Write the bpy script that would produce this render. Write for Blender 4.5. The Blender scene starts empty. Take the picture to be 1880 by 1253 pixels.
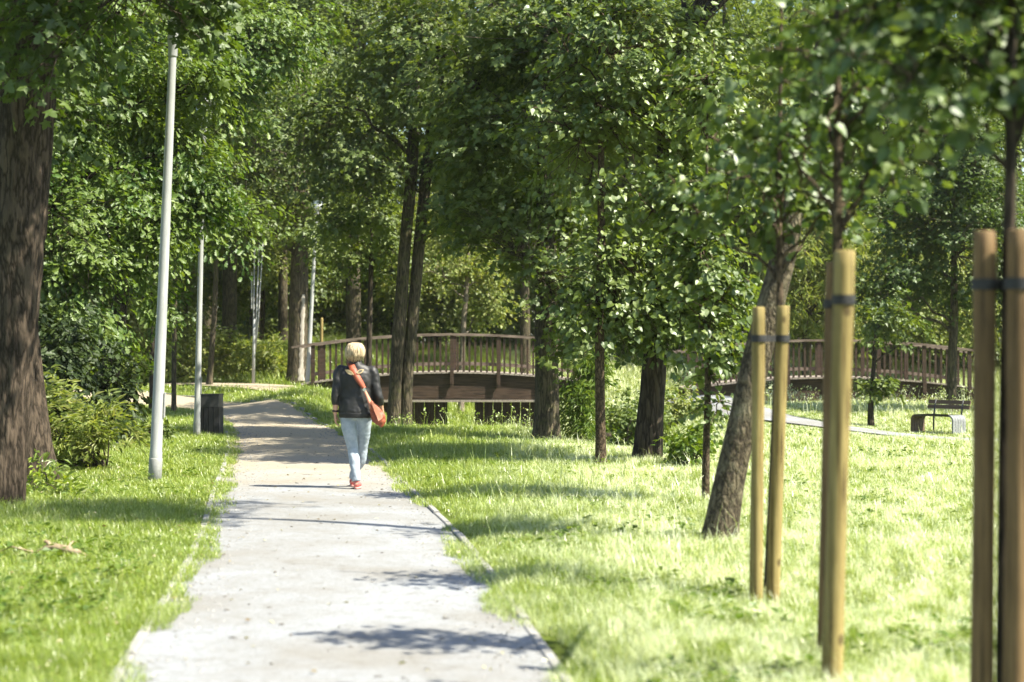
import bpy, math, numpy as np
from mathutils import Vector, Matrix

SC = bpy.context.scene
COL = SC.collection
R = math.radians
F, CX, CY, EYE = 3400.0, 940.0, 633.0, 1.65

# ------------------------------------------------------------------ helpers
def px(x, Y):                    # photo column -> metres across at distance Y
    return (x - CX) * Y / F
def pz(y, Y):                    # photo row -> height at distance Y
    return EYE - (y - CY) * Y / F

def sm(a, b, t):
    t = np.clip((np.asarray(t, float) - a) / (b - a), 0, 1)
    return t * t * (3 - 2 * t)

def vnoise(p, seed=0):
    """value noise, p (N,3) -> (N,) in 0..1"""
    p = np.asarray(p, float)
    i = np.floor(p).astype(np.int64)
    f = p - i
    f = f * f * (3 - 2 * f)
    def h(a, b, c):
        n = (a * 374761393 + b * 668265263 + c * 2147483647 + seed * 1274126177) & 0xffffffff
        n = ((n ^ (n >> 13)) * 1274126177) & 0xffffffff
        n = n ^ (n >> 16)
        return (n & 0xffff) / 65535.0
    x, y, z = i[:, 0], i[:, 1], i[:, 2]
    fx, fy, fz = f[:, 0], f[:, 1], f[:, 2]
    def lx(yy, zz):
        return h(x, yy, zz) * (1 - fx) + h(x + 1, yy, zz) * fx
    a = lx(y, z) * (1 - fy) + lx(y + 1, z) * fy
    b = lx(y, z + 1) * (1 - fy) + lx(y + 1, z + 1) * fy
    return a * (1 - fz) + b * fz

def nrm(v):
    return v / np.maximum(np.linalg.norm(v, axis=-1, keepdims=True), 1e-9)

class MB:
    """collects shapes, links them as ONE mesh object"""
    def __init__(self):
        self.v, self.f, self.n = [], [], 0
    def add(self, v, f):
        v = np.asarray(v, float)
        self.v.append(v)
        self.f.extend([tuple(i + self.n for i in q) for q in f])
        self.n += len(v)
    def box(self, c, s, rot=None):
        x, y, z = [q / 2 for q in s]
        v = np.array([(a * x, b * y, d * z) for a in (-1, 1) for b in (-1, 1) for d in (-1, 1)])
        if rot is not None:
            v = v @ np.array(rot.to_3x3()).T
        self.add(v + np.array(c), [(0, 1, 3, 2), (4, 6, 7, 5), (0, 4, 5, 1), (2, 3, 7, 6), (0, 2, 6, 4), (1, 5, 7, 3)])
    def tube(self, pts, rad, sides=8, aspect=None, ref=(0, 1, 0), ridge=0.0, rseed=0, cap=True, rfreq=22.0):
        """pts (N,3); rad (N,) ; aspect (N,) scales the second axis; ridge = bark furrow depth"""
        pts = np.asarray(pts, float); n = len(pts)
        rad = np.broadcast_to(np.asarray(rad, float), (n,))
        asp = np.ones(n) if aspect is None else np.broadcast_to(np.asarray(aspect, float), (n,))
        T = nrm(np.gradient(pts, axis=0))
        A = np.zeros((n, 3)); 
        a = np.asarray(ref, float)
        if abs(np.dot(a, T[0])) > .9: a = np.array([1., 0, 0])
        for i in range(n):
            a = a - T[i] * np.dot(a, T[i]); a = a / max(np.linalg.norm(a), 1e-9); A[i] = a
        B = np.cross(A, T)                      # first axis B (across), second axis A (towards ref)
        th = np.linspace(0, 2 * math.pi, sides, endpoint=False)
        ct, st = np.cos(th), np.sin(th)
        rr = np.repeat(rad[:, None], sides, 1)
        if ridge:
            zz = np.repeat(np.cumsum(np.r_[0, np.linalg.norm(np.diff(pts, axis=0), axis=1)])[:, None], sides, 1)
            q = np.stack([np.repeat(ct[None], n, 0) * rad[:, None] * rfreq, np.repeat(st[None], n, 0) * rad[:, None] * rfreq, zz * 2.4], -1).reshape(-1, 3)
            w = np.abs(vnoise(q, rseed) - .5) * 2
            w2 = vnoise(q * np.array([.25, .25, .35]), rseed + 5)
            rr = rr + ((w - .4) * ridge + (w2 - .5) * ridge * 2.0).reshape(n, sides)
        v = pts[:, None] + B[:, None] * (rr * ct)[..., None] + A[:, None] * (rr * st * asp[:, None])[..., None]
        f = []
        for i in range(n - 1):
            for j in range(sides):
                k = (j + 1) % sides
                f.append((i * sides + j, i * sides + k, (i + 1) * sides + k, (i + 1) * sides + j))
        if cap:
            f.append(tuple(range(sides))[::-1]); f.append(tuple((n - 1) * sides + j for j in range(sides)))
        self.add(v.reshape(-1, 3), f)
    def lathe(self, c, prof, sides=16):
        pts = np.array([(c[0], c[1], c[2] + z) for r, z in prof])
        self.tube_fixed(pts, [r for r, z in prof], sides)
    def tube_fixed(self, pts, rad, sides):
        pts = np.asarray(pts, float); n = len(pts)
        th = np.linspace(0, 2 * math.pi, sides, endpoint=False)
        d = np.stack([np.cos(th), np.sin(th), 0 * th], -1)
        v = pts[:, None] + d[None] * np.asarray(rad, float)[:, None, None]
        f = [(i * sides + j, i * sides + (j + 1) % sides, (i + 1) * sides + (j + 1) % sides, (i + 1) * sides + j) for i in range(n - 1) for j in range(sides)]
        f.append(tuple(range(sides))[::-1]); f.append(tuple((n - 1) * sides + j for j in range(sides)))
        self.add(v.reshape(-1, 3), f)
    def mesh(self, name, smooth=True, origin=(0, 0, 0)):
        me = bpy.data.meshes.new(name)
        v = np.concatenate(self.v) - np.array(origin)
        me.from_pydata(v.tolist(), [], self.f)
        if smooth:
            me.polygons.foreach_set('use_smooth', np.ones(len(me.polygons), bool))
        me.update()
        return me
    def obj(self, name, mat, parent=None, origin=(0, 0, 0), smooth=True, loc=None):
        o = bpy.data.objects.new(name, self.mesh(name, smooth, origin))
        COL.objects.link(o)
        if mat: o.data.materials.append(mat)
        if parent: o.parent = parent
        if loc is not None: o.location = loc
        return o

def np_mesh(name, V, Fc, smooth=False):
    """V (n,3), Fc (m,k) uniform faces"""
    me = bpy.data.meshes.new(name)
    m, k = Fc.shape
    me.vertices.add(len(V)); me.vertices.foreach_set('co', np.ascontiguousarray(V, np.float32).ravel())
    me.loops.add(m * k); me.loops.foreach_set('vertex_index', np.ascontiguousarray(Fc, np.int32).ravel())
    me.polygons.add(m)
    me.polygons.foreach_set('loop_start', np.arange(0, m * k, k, dtype=np.int32))
    me.polygons.foreach_set('use_smooth', np.full(m, smooth))
    me.update(calc_edges=True)
    return me

def link_mesh(name, me, mat, parent=None, loc=(0, 0, 0)):
    o = bpy.data.objects.new(name, me); COL.objects.link(o)
    if mat: me.materials.append(mat)
    o.parent = parent; o.location = loc
    return o

def tag(o, label=None, cat=None, group=None, kind=None):
    if label: o['label'] = label
    if cat: o['category'] = cat
    if group: o['group'] = group
    if kind: o['kind'] = kind
    return o

def empty(name, loc, label, cat, group=None, rot=(0, 0, 0)):
    o = bpy.data.objects.new(name, None); COL.objects.link(o)
    o.empty_display_size = .2
    o.location = loc; o.rotation_euler = rot
    return tag(o, label, cat, group)

def copy_tree(o, parent=None):
    c = o.copy(); COL.objects.link(c)
    if parent is not None: c.parent = parent
    for ch in list(o.children):
        copy_tree(ch, c)
    return c

# ------------------------------------------------------------------ materials
class NT:
    def __init__(self, name):
        self.m = bpy.data.materials.new(name); self.m.use_nodes = True
        self.t = self.m.node_tree; self.t.nodes.clear()
        self.out = self.n('ShaderNodeOutputMaterial')
    def n(self, typ, **kw):
        nd = self.t.nodes.new(typ)
        for k, v in kw.items():
            if k.startswith('i_'):
                key = k[2:].replace('_', ' ')
                nd.inputs[key if not key.isdigit() else int(key)].default_value = v
            else: setattr(nd, k, v)
        return nd
    def l(self, a, b):
        self.t.links.new(a, b)
    def ramp(self, fac, stops, interp='LINEAR'):
        r = self.n('ShaderNodeValToRGB'); cr = r.color_ramp; cr.interpolation = interp
        while len(cr.elements) < len(stops): cr.elements.new(.5)
        for e, (p, c) in zip(cr.elements, stops):
            e.position = p; e.color = (*c, 1) if len(c) == 3 else c
        self.l(fac, r.inputs[0]); return r.outputs[0]
    def noise(self, scale, detail=4, rough=.55, vec=None, mapping=None, coord='Object'):
        tc = self.n('ShaderNodeTexCoord') if coord != 'Pos' else self.n('ShaderNodeNewGeometry')
        src = tc.outputs[coord] if coord != 'Pos' else tc.outputs['Position']
        if mapping is not None:
            mp = self.n('ShaderNodeMapping'); mp.inputs['Scale'].default_value = mapping
            self.l(src, mp.inputs[0]); src = mp.outputs[0]
        no = self.n('ShaderNodeTexNoise'); no.inputs['Scale'].default_value = scale
        no.inputs['Detail'].default_value = detail; no.inputs['Roughness'].default_value = rough
        self.l(src, no.inputs['Vector']); return no.outputs['Fac']
    def mix(self, fac, a, b, mode='MIX'):
        m = self.n('ShaderNodeMix', data_type='RGBA', blend_type=mode)
        for s, v in ((m.inputs[0], fac), (m.inputs[6], a), (m.inputs[7], b)):
            if hasattr(v, 'is_output'): self.l(v, s)
            elif isinstance(v, (int, float)): s.default_value = v
            else: s.default_value = (*v, 1)
        return m.outputs[2]
    def math(self, op, a, b=0.0):
        m = self.n('ShaderNodeMath', operation=op)
        for s, v in ((m.inputs[0], a), (m.inputs[1], b)):
            if hasattr(v, 'is_output'): self.l(v, s)
            else: s.default_value = v
        return m.outputs[0]
    def bump(self, h, strength=.5, dist=.02):
        b = self.n('ShaderNodeBump'); b.inputs['Strength'].default_value = strength; b.inputs['Distance'].default_value = dist
        self.l(h, b.inputs['Height']); return b.outputs[0]
    def principled(self, col, rough=.6, normal=None, spec=.4, metal=0.0, **kw):
        p = self.n('ShaderNodeBsdfPrincipled')
        if hasattr(col, 'is_output'): self.l(col, p.inputs['Base Color'])
        else: p.inputs['Base Color'].default_value = (*col, 1)
        if hasattr(rough, 'is_output'): self.l(rough, p.inputs['Roughness'])
        else: p.inputs['Roughness'].default_value = rough
        p.inputs['Specular IOR Level'].default_value = spec; p.inputs['Metallic'].default_value = metal
        for k, v in kw.items(): p.inputs[k.replace('_', ' ')].default_value = v
        if normal is not None: self.l(normal, p.inputs['Normal'])
        self.l(p.outputs[0], self.out.inputs[0]); return p

def leaf_mat(name, cols, trans=.42, tint=(1.22, 1.2, .42), gloss=.07, patch=None, pscale=.35, rough=.38):
    """leaf colours vary per leaf and in soft patches; light passes through"""
    t = NT(name)
    g = t.n('ShaderNodeNewGeometry')
    c = t.ramp(g.outputs['Random Per Island'], [(i / (len(cols) - 1), q) for i, q in enumerate(cols)])
    if patch is not None:
        n = t.noise(pscale, 3, .6, coord='Pos')
        c = t.mix(t.ramp(n, [(.42, (0, 0, 0)), (.62, (1, 1, 1))]), c, t.mix(.65, c, patch))
    d = t.n('ShaderNodeBsdfDiffuse'); t.l(c, d.inputs[0])
    tr = t.n('ShaderNodeBsdfTranslucent'); t.l(t.mix(1.0, c, tint, 'MULTIPLY'), tr.inputs[0])
    m1 = t.n('ShaderNodeMixShader'); m1.inputs[0].default_value = trans
    t.l(d.outputs[0], m1.inputs[1]); t.l(tr.outputs[0], m1.inputs[2])
    gl = t.n('ShaderNodeBsdfGlossy'); gl.inputs['Roughness'].default_value = rough; gl.inputs[0].default_value = (.9, .95, .9, 1)
    m2 = t.n('ShaderNodeMixShader'); m2.inputs[0].default_value = gloss
    t.l(m1.outputs[0], m2.inputs[1]); t.l(gl.outputs[0], m2.inputs[2])
    t.l(m2.outputs[0], t.out.inputs[0])
    return t.m

def bark_mat(name, dark, light, moss=None, sc=14.0, stretch=.13, b=.9):
    t = NT(name)
    n1 = t.noise(sc, 5, .6, mapping=(1, 1, stretch))
    n0 = t.noise(sc * .75, 3, .55, mapping=(1, 1, stretch * 1.3))
    rd = t.math('MULTIPLY', t.math('ABSOLUTE', t.math('SUBTRACT', n0, .5)), 4.5)
    n2 = t.noise(3.0, 3, .6)
    c = t.ramp(n1, [(.3, tuple(.6 * a + .4 * q for a, q in zip(dark, light))), (.68, light)])
    c = t.mix(t.ramp(rd, [(.04, (1, 1, 1)), (.42, (0, 0, 0))]), c, dark)
    c = t.mix(t.math('MULTIPLY', n2, .5), c, tuple(q * .55 for q in dark))
    if moss:
        n3 = t.noise(5.0, 5, .7)
        c = t.mix(t.ramp(n3, [(.5, (0, 0, 0)), (.72, (.75, .75, .75))]), c, moss)
    h = t.math('ADD', t.math('MULTIPLY', rd, .5), n1)
    t.principled(c, .9, t.bump(h, b, .03), spec=.15)
    return t.m

def stake_mat(name, dark, light, knot):
    t = NT(name)
    n1 = t.noise(34, 6, .65, mapping=(1, 1, .05)); n2 = t.noise(2.2, 4, .6, mapping=(1, 1, .6)); n3 = t.noise(60, 3, .6, mapping=(1, 1, .02))
    c = t.ramp(n1, [(.3, dark), (.7, light)])
    c = t.mix(t.ramp(n2, [(.45, (0, 0, 0)), (.75, (.6, .6, .6))]), c, tuple(q * .55 for q in dark))
    c = t.mix(t.ramp(n3, [(.36, (.9, .9, .9)), (.42, (0, 0, 0))]), c, knot)
    v = t.n('ShaderNodeTexVoronoi'); v.inputs['Scale'].default_value = 5.5
    tc = t.n('ShaderNodeTexCoord'); mp = t.n('ShaderNodeMapping'); mp.inputs['Scale'].default_value = (1, 1, .8); t.l(tc.outputs['Object'], mp.inputs[0]); t.l(mp.outputs[0], v.inputs['Vector'])
    c = t.mix(t.ramp(v.outputs['Distance'], [(.1, (.8, .8, .8)), (.17, (0, 0, 0))]), c, knot)
    t.principled(c, .75, t.bump(n1, .4, .01), spec=.2)
    return t.m

def flat_mat(name, a, b, sc=8, rough=.6, mapping=None, bump=.2, spec=.4, metal=0., detail=5, lo=.35, hi=.65):
    t = NT(name)
    n = t.noise(sc, detail, .6, mapping=mapping)
    t.principled(t.ramp(n, [(lo, a), (hi, b)]), rough, t.bump(n, bump, .01) if bump else None, spec=spec, metal=metal)
    return t.m

M = {}
M['bark_big'] = bark_mat('furrowed_bark', (.026, .02, .014), (.125, .095, .068), sc=17, stretch=.19)
M['bark_grey'] = bark_mat('grey_bark', (.035, .03, .022), (.16, .13, .085), moss=(.07, .075, .025), sc=20, stretch=.15)
M['bark_dark'] = bark_mat('dark_bark', (.022, .018, .014), (.095, .075, .052), sc=16, stretch=.13)
M['bark_lichen'] = bark_mat('lichen_bark', (.04, .032, .022), (.17, .14, .09), moss=(.22, .2, .13), sc=24, stretch=.35)
M['bark_young'] = bark_mat('young_bark', (.03, .022, .014), (.17, .125, .08), sc=40, stretch=.3, b=.6)
M['bark_pale'] = bark_mat('pale_bark', (.12, .1, .075), (.3, .25, .19), sc=18, stretch=.2, b=.5)

M['leaf_maple'] = leaf_mat('maple_leaves', [(0.026, 0.054, 0.009), (0.041, 0.079, 0.012), (0.062, 0.106, 0.017), (0.094, 0.142, 0.026)], patch=(0.094, 0.138, 0.023), gloss=.03, rough=.5, trans=.44)  # leaf tones lowered to paint in the shade under the big crown
M['leaf_shade'] = leaf_mat('deep_green_leaves', [(0.036, 0.064, 0.013), (0.060, 0.098, 0.018), (0.091, 0.135, 0.026), (0.153, 0.199, 0.046)], patch=(0.149, 0.192, 0.039), trans=.44, gloss=.03, rough=.5)
M['leaf_oak'] = leaf_mat('oak_leaves', [(0.028, 0.070, 0.010), (0.051, 0.112, 0.015), (0.084, 0.152, 0.021), (0.167, 0.225, 0.045)], patch=(0.154, 0.215, 0.034), pscale=.5, gloss=.03, rough=.5, trans=.46)
M['leaf_linden'] = leaf_mat('linden_leaves', [(0.044, 0.078, 0.016), (0.074, 0.120, 0.022), (0.117, 0.169, 0.032), (0.195, 0.245, 0.063)], patch=(0.179, 0.234, 0.048), gloss=.045, rough=.45, trans=.45)
M['leaf_young'] = leaf_mat('young_tree_leaves', [(0.037, 0.069, 0.015), (0.059, 0.101, 0.020), (0.089, 0.137, 0.028), (0.148, 0.196, 0.045)], gloss=.045, rough=.45, trans=.4)
M['leaf_wood'] = leaf_mat('woodland_leaves', [(0.045, 0.080, 0.015), (0.077, 0.125, 0.021), (0.118, 0.170, 0.031), (0.187, 0.239, 0.053)], patch=(0.187, 0.235, 0.048), pscale=.25, gloss=.03, rough=.5, trans=.46)
M['leaf_bright'] = leaf_mat('bright_leaves', [(.12, .165, .034), (.18, .23, .05), (.24, .28, .075), (.33, .34, .13)], trans=.5, gloss=.025, rough=.5)
M['leaf_fern'] = leaf_mat('fern_leaves', [(.07, .13, .018), (.115, .18, .027), (.165, .225, .04)], trans=.48, gloss=.025, rough=.5)

M['leaf_painted_shade'] = leaf_mat('shade_painted_leaves', [(.014, .026, .008), (.022, .038, .011), (.032, .052, .014), (.05, .075, .02)], gloss=.02, rough=.5, trans=.3)  # deep shade painted as near-black leaf colour, for the bush by the lamp

def grass_material():
    t = NT('grass_blades')
    g = t.n('ShaderNodeNewGeometry')
    c = t.ramp(g.outputs['Random Per Island'], [(0, (.11, .18, .008)), (.3, (.18, .27, .014)), (.62, (.26, .345, .024)), (.84, (.35, .42, .055)), (.96, (.46, .5, .16)), (1, (.55, .56, .34))])
    n = t.noise(.55, 4, .6, coord='Pos')
    c = t.mix(t.ramp(n, [(.38, (0, 0, 0)), (.62, (.75, .75, .75))]), c, t.mix(.7, c, (.18, .27, .014)))
    n2 = t.noise(4.2, 5, .72, coord='Pos'); xr = t.n('ShaderNodeSeparateXYZ'); t.l(g.outputs['Position'], xr.inputs[0])
    dry = t.math('MULTIPLY', t.ramp(n2, [(.455, (0, 0, 0)), (.525, (1, 1, 1))]), t.ramp(t.math('ADD', t.math('MULTIPLY', xr.outputs['X'], .25), .45), [(.3, (.12, .12, .12)), (.7, (1, 1, 1))]))  # white speckle stronger to the right: pale seed tips plus painted sun glare
    c = t.mix(t.math('MULTIPLY', dry, .84), c, (.75, .80, .58))
    d = t.n('ShaderNodeBsdfDiffuse'); t.l(c, d.inputs[0])
    tr = t.n('ShaderNodeBsdfTranslucent'); t.l(t.mix(1.0, c, (1.2, 1.15, .6), 'MULTIPLY'), tr.inputs[0])
    m1 = t.n('ShaderNodeMixShader'); m1.inputs[0].default_value = .4
    t.l(d.outputs[0], m1.inputs[1]); t.l(tr.outputs[0], m1.inputs[2])
    gl = t.n('ShaderNodeBsdfGlossy'); gl.inputs['Roughness'].default_value = .4
    m2 = t.n('ShaderNodeMixShader'); m2.inputs[0].default_value = .07
    t.l(m1.outputs[0], m2.inputs[1]); t.l(gl.outputs[0], m2.inputs[2]); t.l(m2.outputs[0], t.out.inputs[0])
    return t.m
M['grass'] = grass_material()

def soil_material():
    t = NT('soil_and_thatch')
    n1 = t.noise(1.1, 6, .65, coord='Pos'); n2 = t.noise(30, 5, .7, coord='Pos')
    c = t.ramp(n1, [(.3, (.09, .13, .018)), (.55, (.13, .17, .026)), (.75, (.17, .19, .05))])
    c = t.mix(t.ramp(n2, [(.4, (.0, .0, .0)), (.65, (.7, .7, .7))]), c, (.05, .06, .02))
    t.principled(c, .95, t.bump(n2, .6, .03), spec=.1)
    return t.m
M['soil'] = soil_material()

def path_material():
    t = NT('pale_gravel')
    n1 = t.noise(.7, 5, .65, coord='Pos'); n2 = t.noise(38, 6, .75, coord='Pos')
    n3 = t.noise(7, 6, .7, coord='Pos', mapping=(1, 1.0, 1))
    v = t.n('ShaderNodeTexVoronoi'); v.inputs['Scale'].default_value = 95
    gp = t.n('ShaderNodeNewGeometry'); t.l(gp.outputs['Position'], v.inputs['Vector'])
    c = t.ramp(n2, [(.3, (.155, .16, .16)), (.5, (.24, .252, .262)), (.72, (.315, .333, .35))])
    c = t.mix(t.ramp(n1, [(.4, (.0, .0, .0)), (.64, (.85, .85, .85))]), c, (.185, .178, .16))
    c = t.mix(t.ramp(n3, [(.52, (.0, .0, .0)), (.72, (.6, .6, .6))]), c, (.125, .115, .092))
    c = t.mix(t.math('MULTIPLY', t.ramp(v.outputs['Color'], [(.55, (0, 0, 0)), (1, (1, 1, 1))]), .3), c, (.34, .34, .33))
    sp = t.n('ShaderNodeSeparateXYZ'); t.l(gp.outputs['Position'], sp.inputs[0])
    yy = t.math('ADD', t.math('MULTIPLY', sp.outputs['Y'], 1 / 50.0), t.math('MULTIPLY', n1, .12))
    c = t.mix(t.math('MULTIPLY', t.ramp(yy, [(.46, (0, 0, 0)), (.62, (1, 1, 1))]), t.math('LESS_THAN', sp.outputs['X'], 1.0)), c, t.mix(.72, c, (.36, .295, .19)))  # beige of the shaded far stretch painted into the gravel, main path only
    h = t.math('ADD', t.math('MULTIPLY', v.outputs['Distance'], -.7), n2)
    t.principled(c, .92, t.bump(h, .55, .012), spec=.2)
    return t.m
M['path'] = path_material()
M['concrete'] = flat_mat('concrete', (.2, .195, .18), (.3, .295, .28), 25, .9, bump=.3, spec=.2)
M['pole'] = flat_mat('galvanised_paint', (.26, .27, .26), (.36, .37, .36), 14, .5, mapping=(1, 1, .15), bump=.05, spec=.5)
M['pole_base'] = flat_mat('dull_base_paint', (.24, .245, .235), (.33, .335, .32), 18, .6, bump=.1)
M['lamp_glass'] = flat_mat('opal_lamp_glass', (.68, .7, .7), (.78, .79, .79), 5, .25, bump=0)
M['bin'] = flat_mat('dark_bin_slats', (.014, .014, .015), (.03, .03, .032), 20, .55, mapping=(1, 1, .2), bump=.1)
M['bin_steel'] = flat_mat('bin_steel', (.03, .031, .033), (.05, .05, .052), 15, .45, bump=0)
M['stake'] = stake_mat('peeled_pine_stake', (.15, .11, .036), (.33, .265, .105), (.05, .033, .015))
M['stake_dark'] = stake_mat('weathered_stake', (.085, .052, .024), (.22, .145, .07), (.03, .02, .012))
M['strap'] = flat_mat('black_rubber_strap', (.012, .012, .013), (.03, .03, .03), 30, .6, bump=.2)
M['bridge'] = flat_mat('brown_stained_timber', (.025, .016, .011), (.07, .044, .031), 9, .75, mapping=(.25, 1, 3), bump=.3, spec=.25)
M['rail'] = flat_mat('weathered_handrail', (.085, .065, .05), (.19, .15, .12), 14, .8, mapping=(.2, 1, 1), bump=.3, spec=.2)
M['deck'] = flat_mat('bleached_deck', (.2, .165, .14), (.32, .28, .24), 10, .85, mapping=(2, .2, 1), bump=.3, spec=.2)
M['pier'] = flat_mat('dark_pier_boards', (.022, .014, .011), (.05, .033, .026), 8, .85, mapping=(4, 1, .4), bump=.4, spec=.15)
M['bench_wood'] = flat_mat('bench_boards', (.07, .045, .03), (.14, .09, .06), 14, .65, mapping=(.2, 2, 2), bump=.2)
M['bench_grey'] = flat_mat('bench_grey_slats', (.13, .14, .14), (.24, .25, .25), 16, .6, mapping=(.2, 2, 2), bump=.2)  # paler and greyer than the boards; used for the right end
M['twig'] = flat_mat('dead_wood', (.10, .075, .045), (.4, .31, .2), 16, .85, mapping=(1, 1, .5), bump=.6, spec=.15)
M['debris'] = flat_mat('dry_debris', (.06, .05, .034), (.14, .11, .07), 40, .9, bump=0)
M['pebble'] = flat_mat('pebbles', (.14, .135, .12), (.28, .275, .26), 20, .85, bump=0)
M['scar'] = flat_mat('bare_wood_scar', (.2, .175, .14), (.4, .37, .32), 12, .85, mapping=(1, 1, .3), bump=.5)
M['mark_red'] = flat_mat('red_paint', (.45, .03, .03), (.5, .05, .04), 10, .5, bump=0)

# ------------------------------------------------------------------ terrain
def H(x, y):
    x = np.asarray(x, float); y = np.asarray(y, float)
    h = .45 * sm(48, 56, y) * (1 - sm(-5.2, -3.2, x))                       # bank by the left bridge end
    h = h + .42 * np.exp(-((x + 5.2) / 1.5) ** 2) * sm(40, 49, y) * (1 - sm(49, 55, y))
    h = h - 1.35 * np.exp(-((x + .6) / 2.6) ** 2) * sm(35.5, 46, y) * (1 - sm(55, 67, y))
    h = h - .7 * np.exp(-((x - 2.6) / 1.5) ** 2) * sm(28, 36, y) * (1 - sm(46, 60, y))
    h = h + .3 * np.exp(-((x - 5.0) / 1.9) ** 2 - ((y - 49) / 5) ** 2)
    h = h - .25 * sm(5, 9, x) * sm(26, 38, y) * (1 - sm(43, 49, y))
    h = h + 1.15 * sm(57.5, 69, y)
    h = h - .12 * np.exp(-((x - 1.2) / 3.0) ** 2 - ((y - 30) / 8) ** 2) * 0
    return h

PATH = np.array([(.95, -8), (.62, -5), (.05, 0), (-.84, 9.05), (-1.49, 15.3), (-2.26, 21), (-3.05, 27), (-4.05, 33.6), (-5.6, 42), (-7.5, 47.5), (-10, 51), (-14, 53.4), (-22, 55)], float)
HW = 1.07
def catmull(P, n=24):
    P = np.asarray(P, float); out = []
    Q = np.vstack([2 * P[0] - P[1], P, 2 * P[-1] - P[-2]])
    for i in range(1, len(Q) - 2):
        t = np.linspace(0, 1, n, endpoint=False)[:, None]
        a, b, c, d = Q[i - 1], Q[i], Q[i + 1], Q[i + 2]
        out.append(.5 * (2 * b + (c - a) * t + (2 * a - 5 * b + 4 * c - d) * t ** 2 + (3 * b - a - 3 * c + d) * t ** 3))
    return np.vstack(out + [P[-1:]])
PATHC = catmull(PATH, 20)
PATH_B = catmull([(-5.75, 52.2), (-7.5, 54.5), (-11, 56.5), (-16, 57.5), (-24, 58)], 16)      # to the left bridge
PATH_C = catmull([(4.9, 52.6), (5.0, 49.5), (5.3, 46), (6.0, 42), (7.0, 39), (8.6, 36.4), (11, 34.5), (16, 33), (24, 32)], 16)

def pdist(x, y, C):
    """signed distance of points to a centre line: (distance, side)"""
    d = np.full(len(x), 1e9); s = np.zeros(len(x))
    for i in range(len(C) - 1):
        a, b = C[i], C[i + 1]
        ab = b - a; L = ab @ ab
        t = np.clip(((x - a[0]) * ab[0] + (y - a[1]) * ab[1]) / L, 0, 1)
        qx, qy = x - a[0] - t * ab[0], y - a[1] - t * ab[1]
        dd = np.hypot(qx, qy); m = dd < d
        d[m] = dd[m]; s[m] = np.sign(ab[0] * qy - ab[1] * qx)[m]
    return d, s

def build_ground():
    xs = np.r_[-300, -200, -130, -90, -60, -45, np.arange(-34, 34.01, .5), 45, 60, 90, 130, 200, 300]
    ys = np.r_[-200, -120, -60, -30, -15, np.arange(-8, 92.01, .5), 98, 110, 130, 160, 200, 260, 400]
    X, Y = np.meshgrid(xs, ys); nx = len(xs)
    Z = H(X, Y) - .012
    V = np.stack([X, Y, Z], -1).reshape(-1, 3)
    i = np.arange(len(ys) - 1)[:, None] * nx + np.arange(nx - 1)[None]
    Fc = np.stack([i, i + 1, i + 1 + nx, i + nx], -1).reshape(-1, 4)
    o = link_mesh('ground', np_mesh('ground', V, Fc, True), M['soil']); tag(o, kind='structure')

def strip(name, C, hw, mat, lift=.012, wob=.0, seed=0, cross=9):
    d = nrm(np.gradient(C, axis=0)); nrmv = np.stack([-d[:, 1], d[:, 0]], -1)
    n = len(C)
    s = np.linspace(-1, 1, cross)
    w = hw + wob * (vnoise(np.stack([C[:, 1] * .9, C[:, 0] * .9, np.zeros(n) + seed], -1)) - .5)[:, None]
    P = C[:, None] + nrmv[:, None] * (s[None] * w)[..., None]
    Z = H(P[..., 0], P[..., 1]) + lift + .015 * (1 - s ** 2)[None]
    V = np.concatenate([P, Z[..., None]], -1).reshape(-1, 3)
    i = np.arange(n - 1)[:, None] * cross + np.arange(cross - 1)[None]
    Fc = np.stack([i, i + 1, i + 1 + cross, i + cross], -1).reshape(-1, 4)[:, ::-1]
    o = link_mesh(name, np_mesh(name, V, Fc, True), mat); tag(o, kind='structure'); return o

build_ground()
strip('gravel_path', PATHC, HW, M['path'], .006, .02)
strip('bridge_path', PATH_B, .85, M['path'], .03, .1, 3)
strip('meadow_path', PATH_C, .9, M['path'], .025, .1, 5)

def kerb():
    mb = MB(); rs = np.random.RandomState(4)
    d = nrm(np.gradient(PATHC, axis=0)); nv = np.stack([-d[:, 1], d[:, 0]], -1)
    cum = np.r_[0, np.cumsum(np.linalg.norm(np.diff(PATHC, axis=0), axis=1))]
    for side in (1, -1):
        E = PATHC + nv * side * 1.105
        L = 0.0
        while L < cum[-1] - 1:
            a = np.array([np.interp(L, cum, E[:, k]) for k in (0, 1)]); b = np.array([np.interp(L + .985, cum, E[:, k]) for k in (0, 1)])
            c = (a + b) / 2; ang = math.atan2(b[1] - a[1], b[0] - a[0])
            top = .022 + rs.uniform(-.008, .01)
            ln = np.linalg.norm(b - a)
            w, hh = .03, .1
            z0 = float(H(c[0], c[1])) + top
            prof = [(-w, -hh), (-w, -.008), (-w + .008, 0), (w - .008, 0), (w, -.008), (w, -hh)]
            rot = Matrix.Rotation(ang + rs.uniform(-.006, .006), 3, 'Z')
            v = [rot @ Vector((sx * ln / 2, p, q)) + Vector((c[0], c[1], z0)) for sx in (-1, 1) for p, q in prof]
            f = [(i, (i + 1) % 6, 6 + (i + 1) % 6, 6 + i) for i in range(6)] + [tuple(range(6))[::-1], tuple(range(6, 12))]
            mb.add([tuple(q) for q in v], f)
            L += 1.0
    tag(mb.obj('path_kerb', M['concrete'], smooth=False), kind='structure')
kerb()

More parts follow.
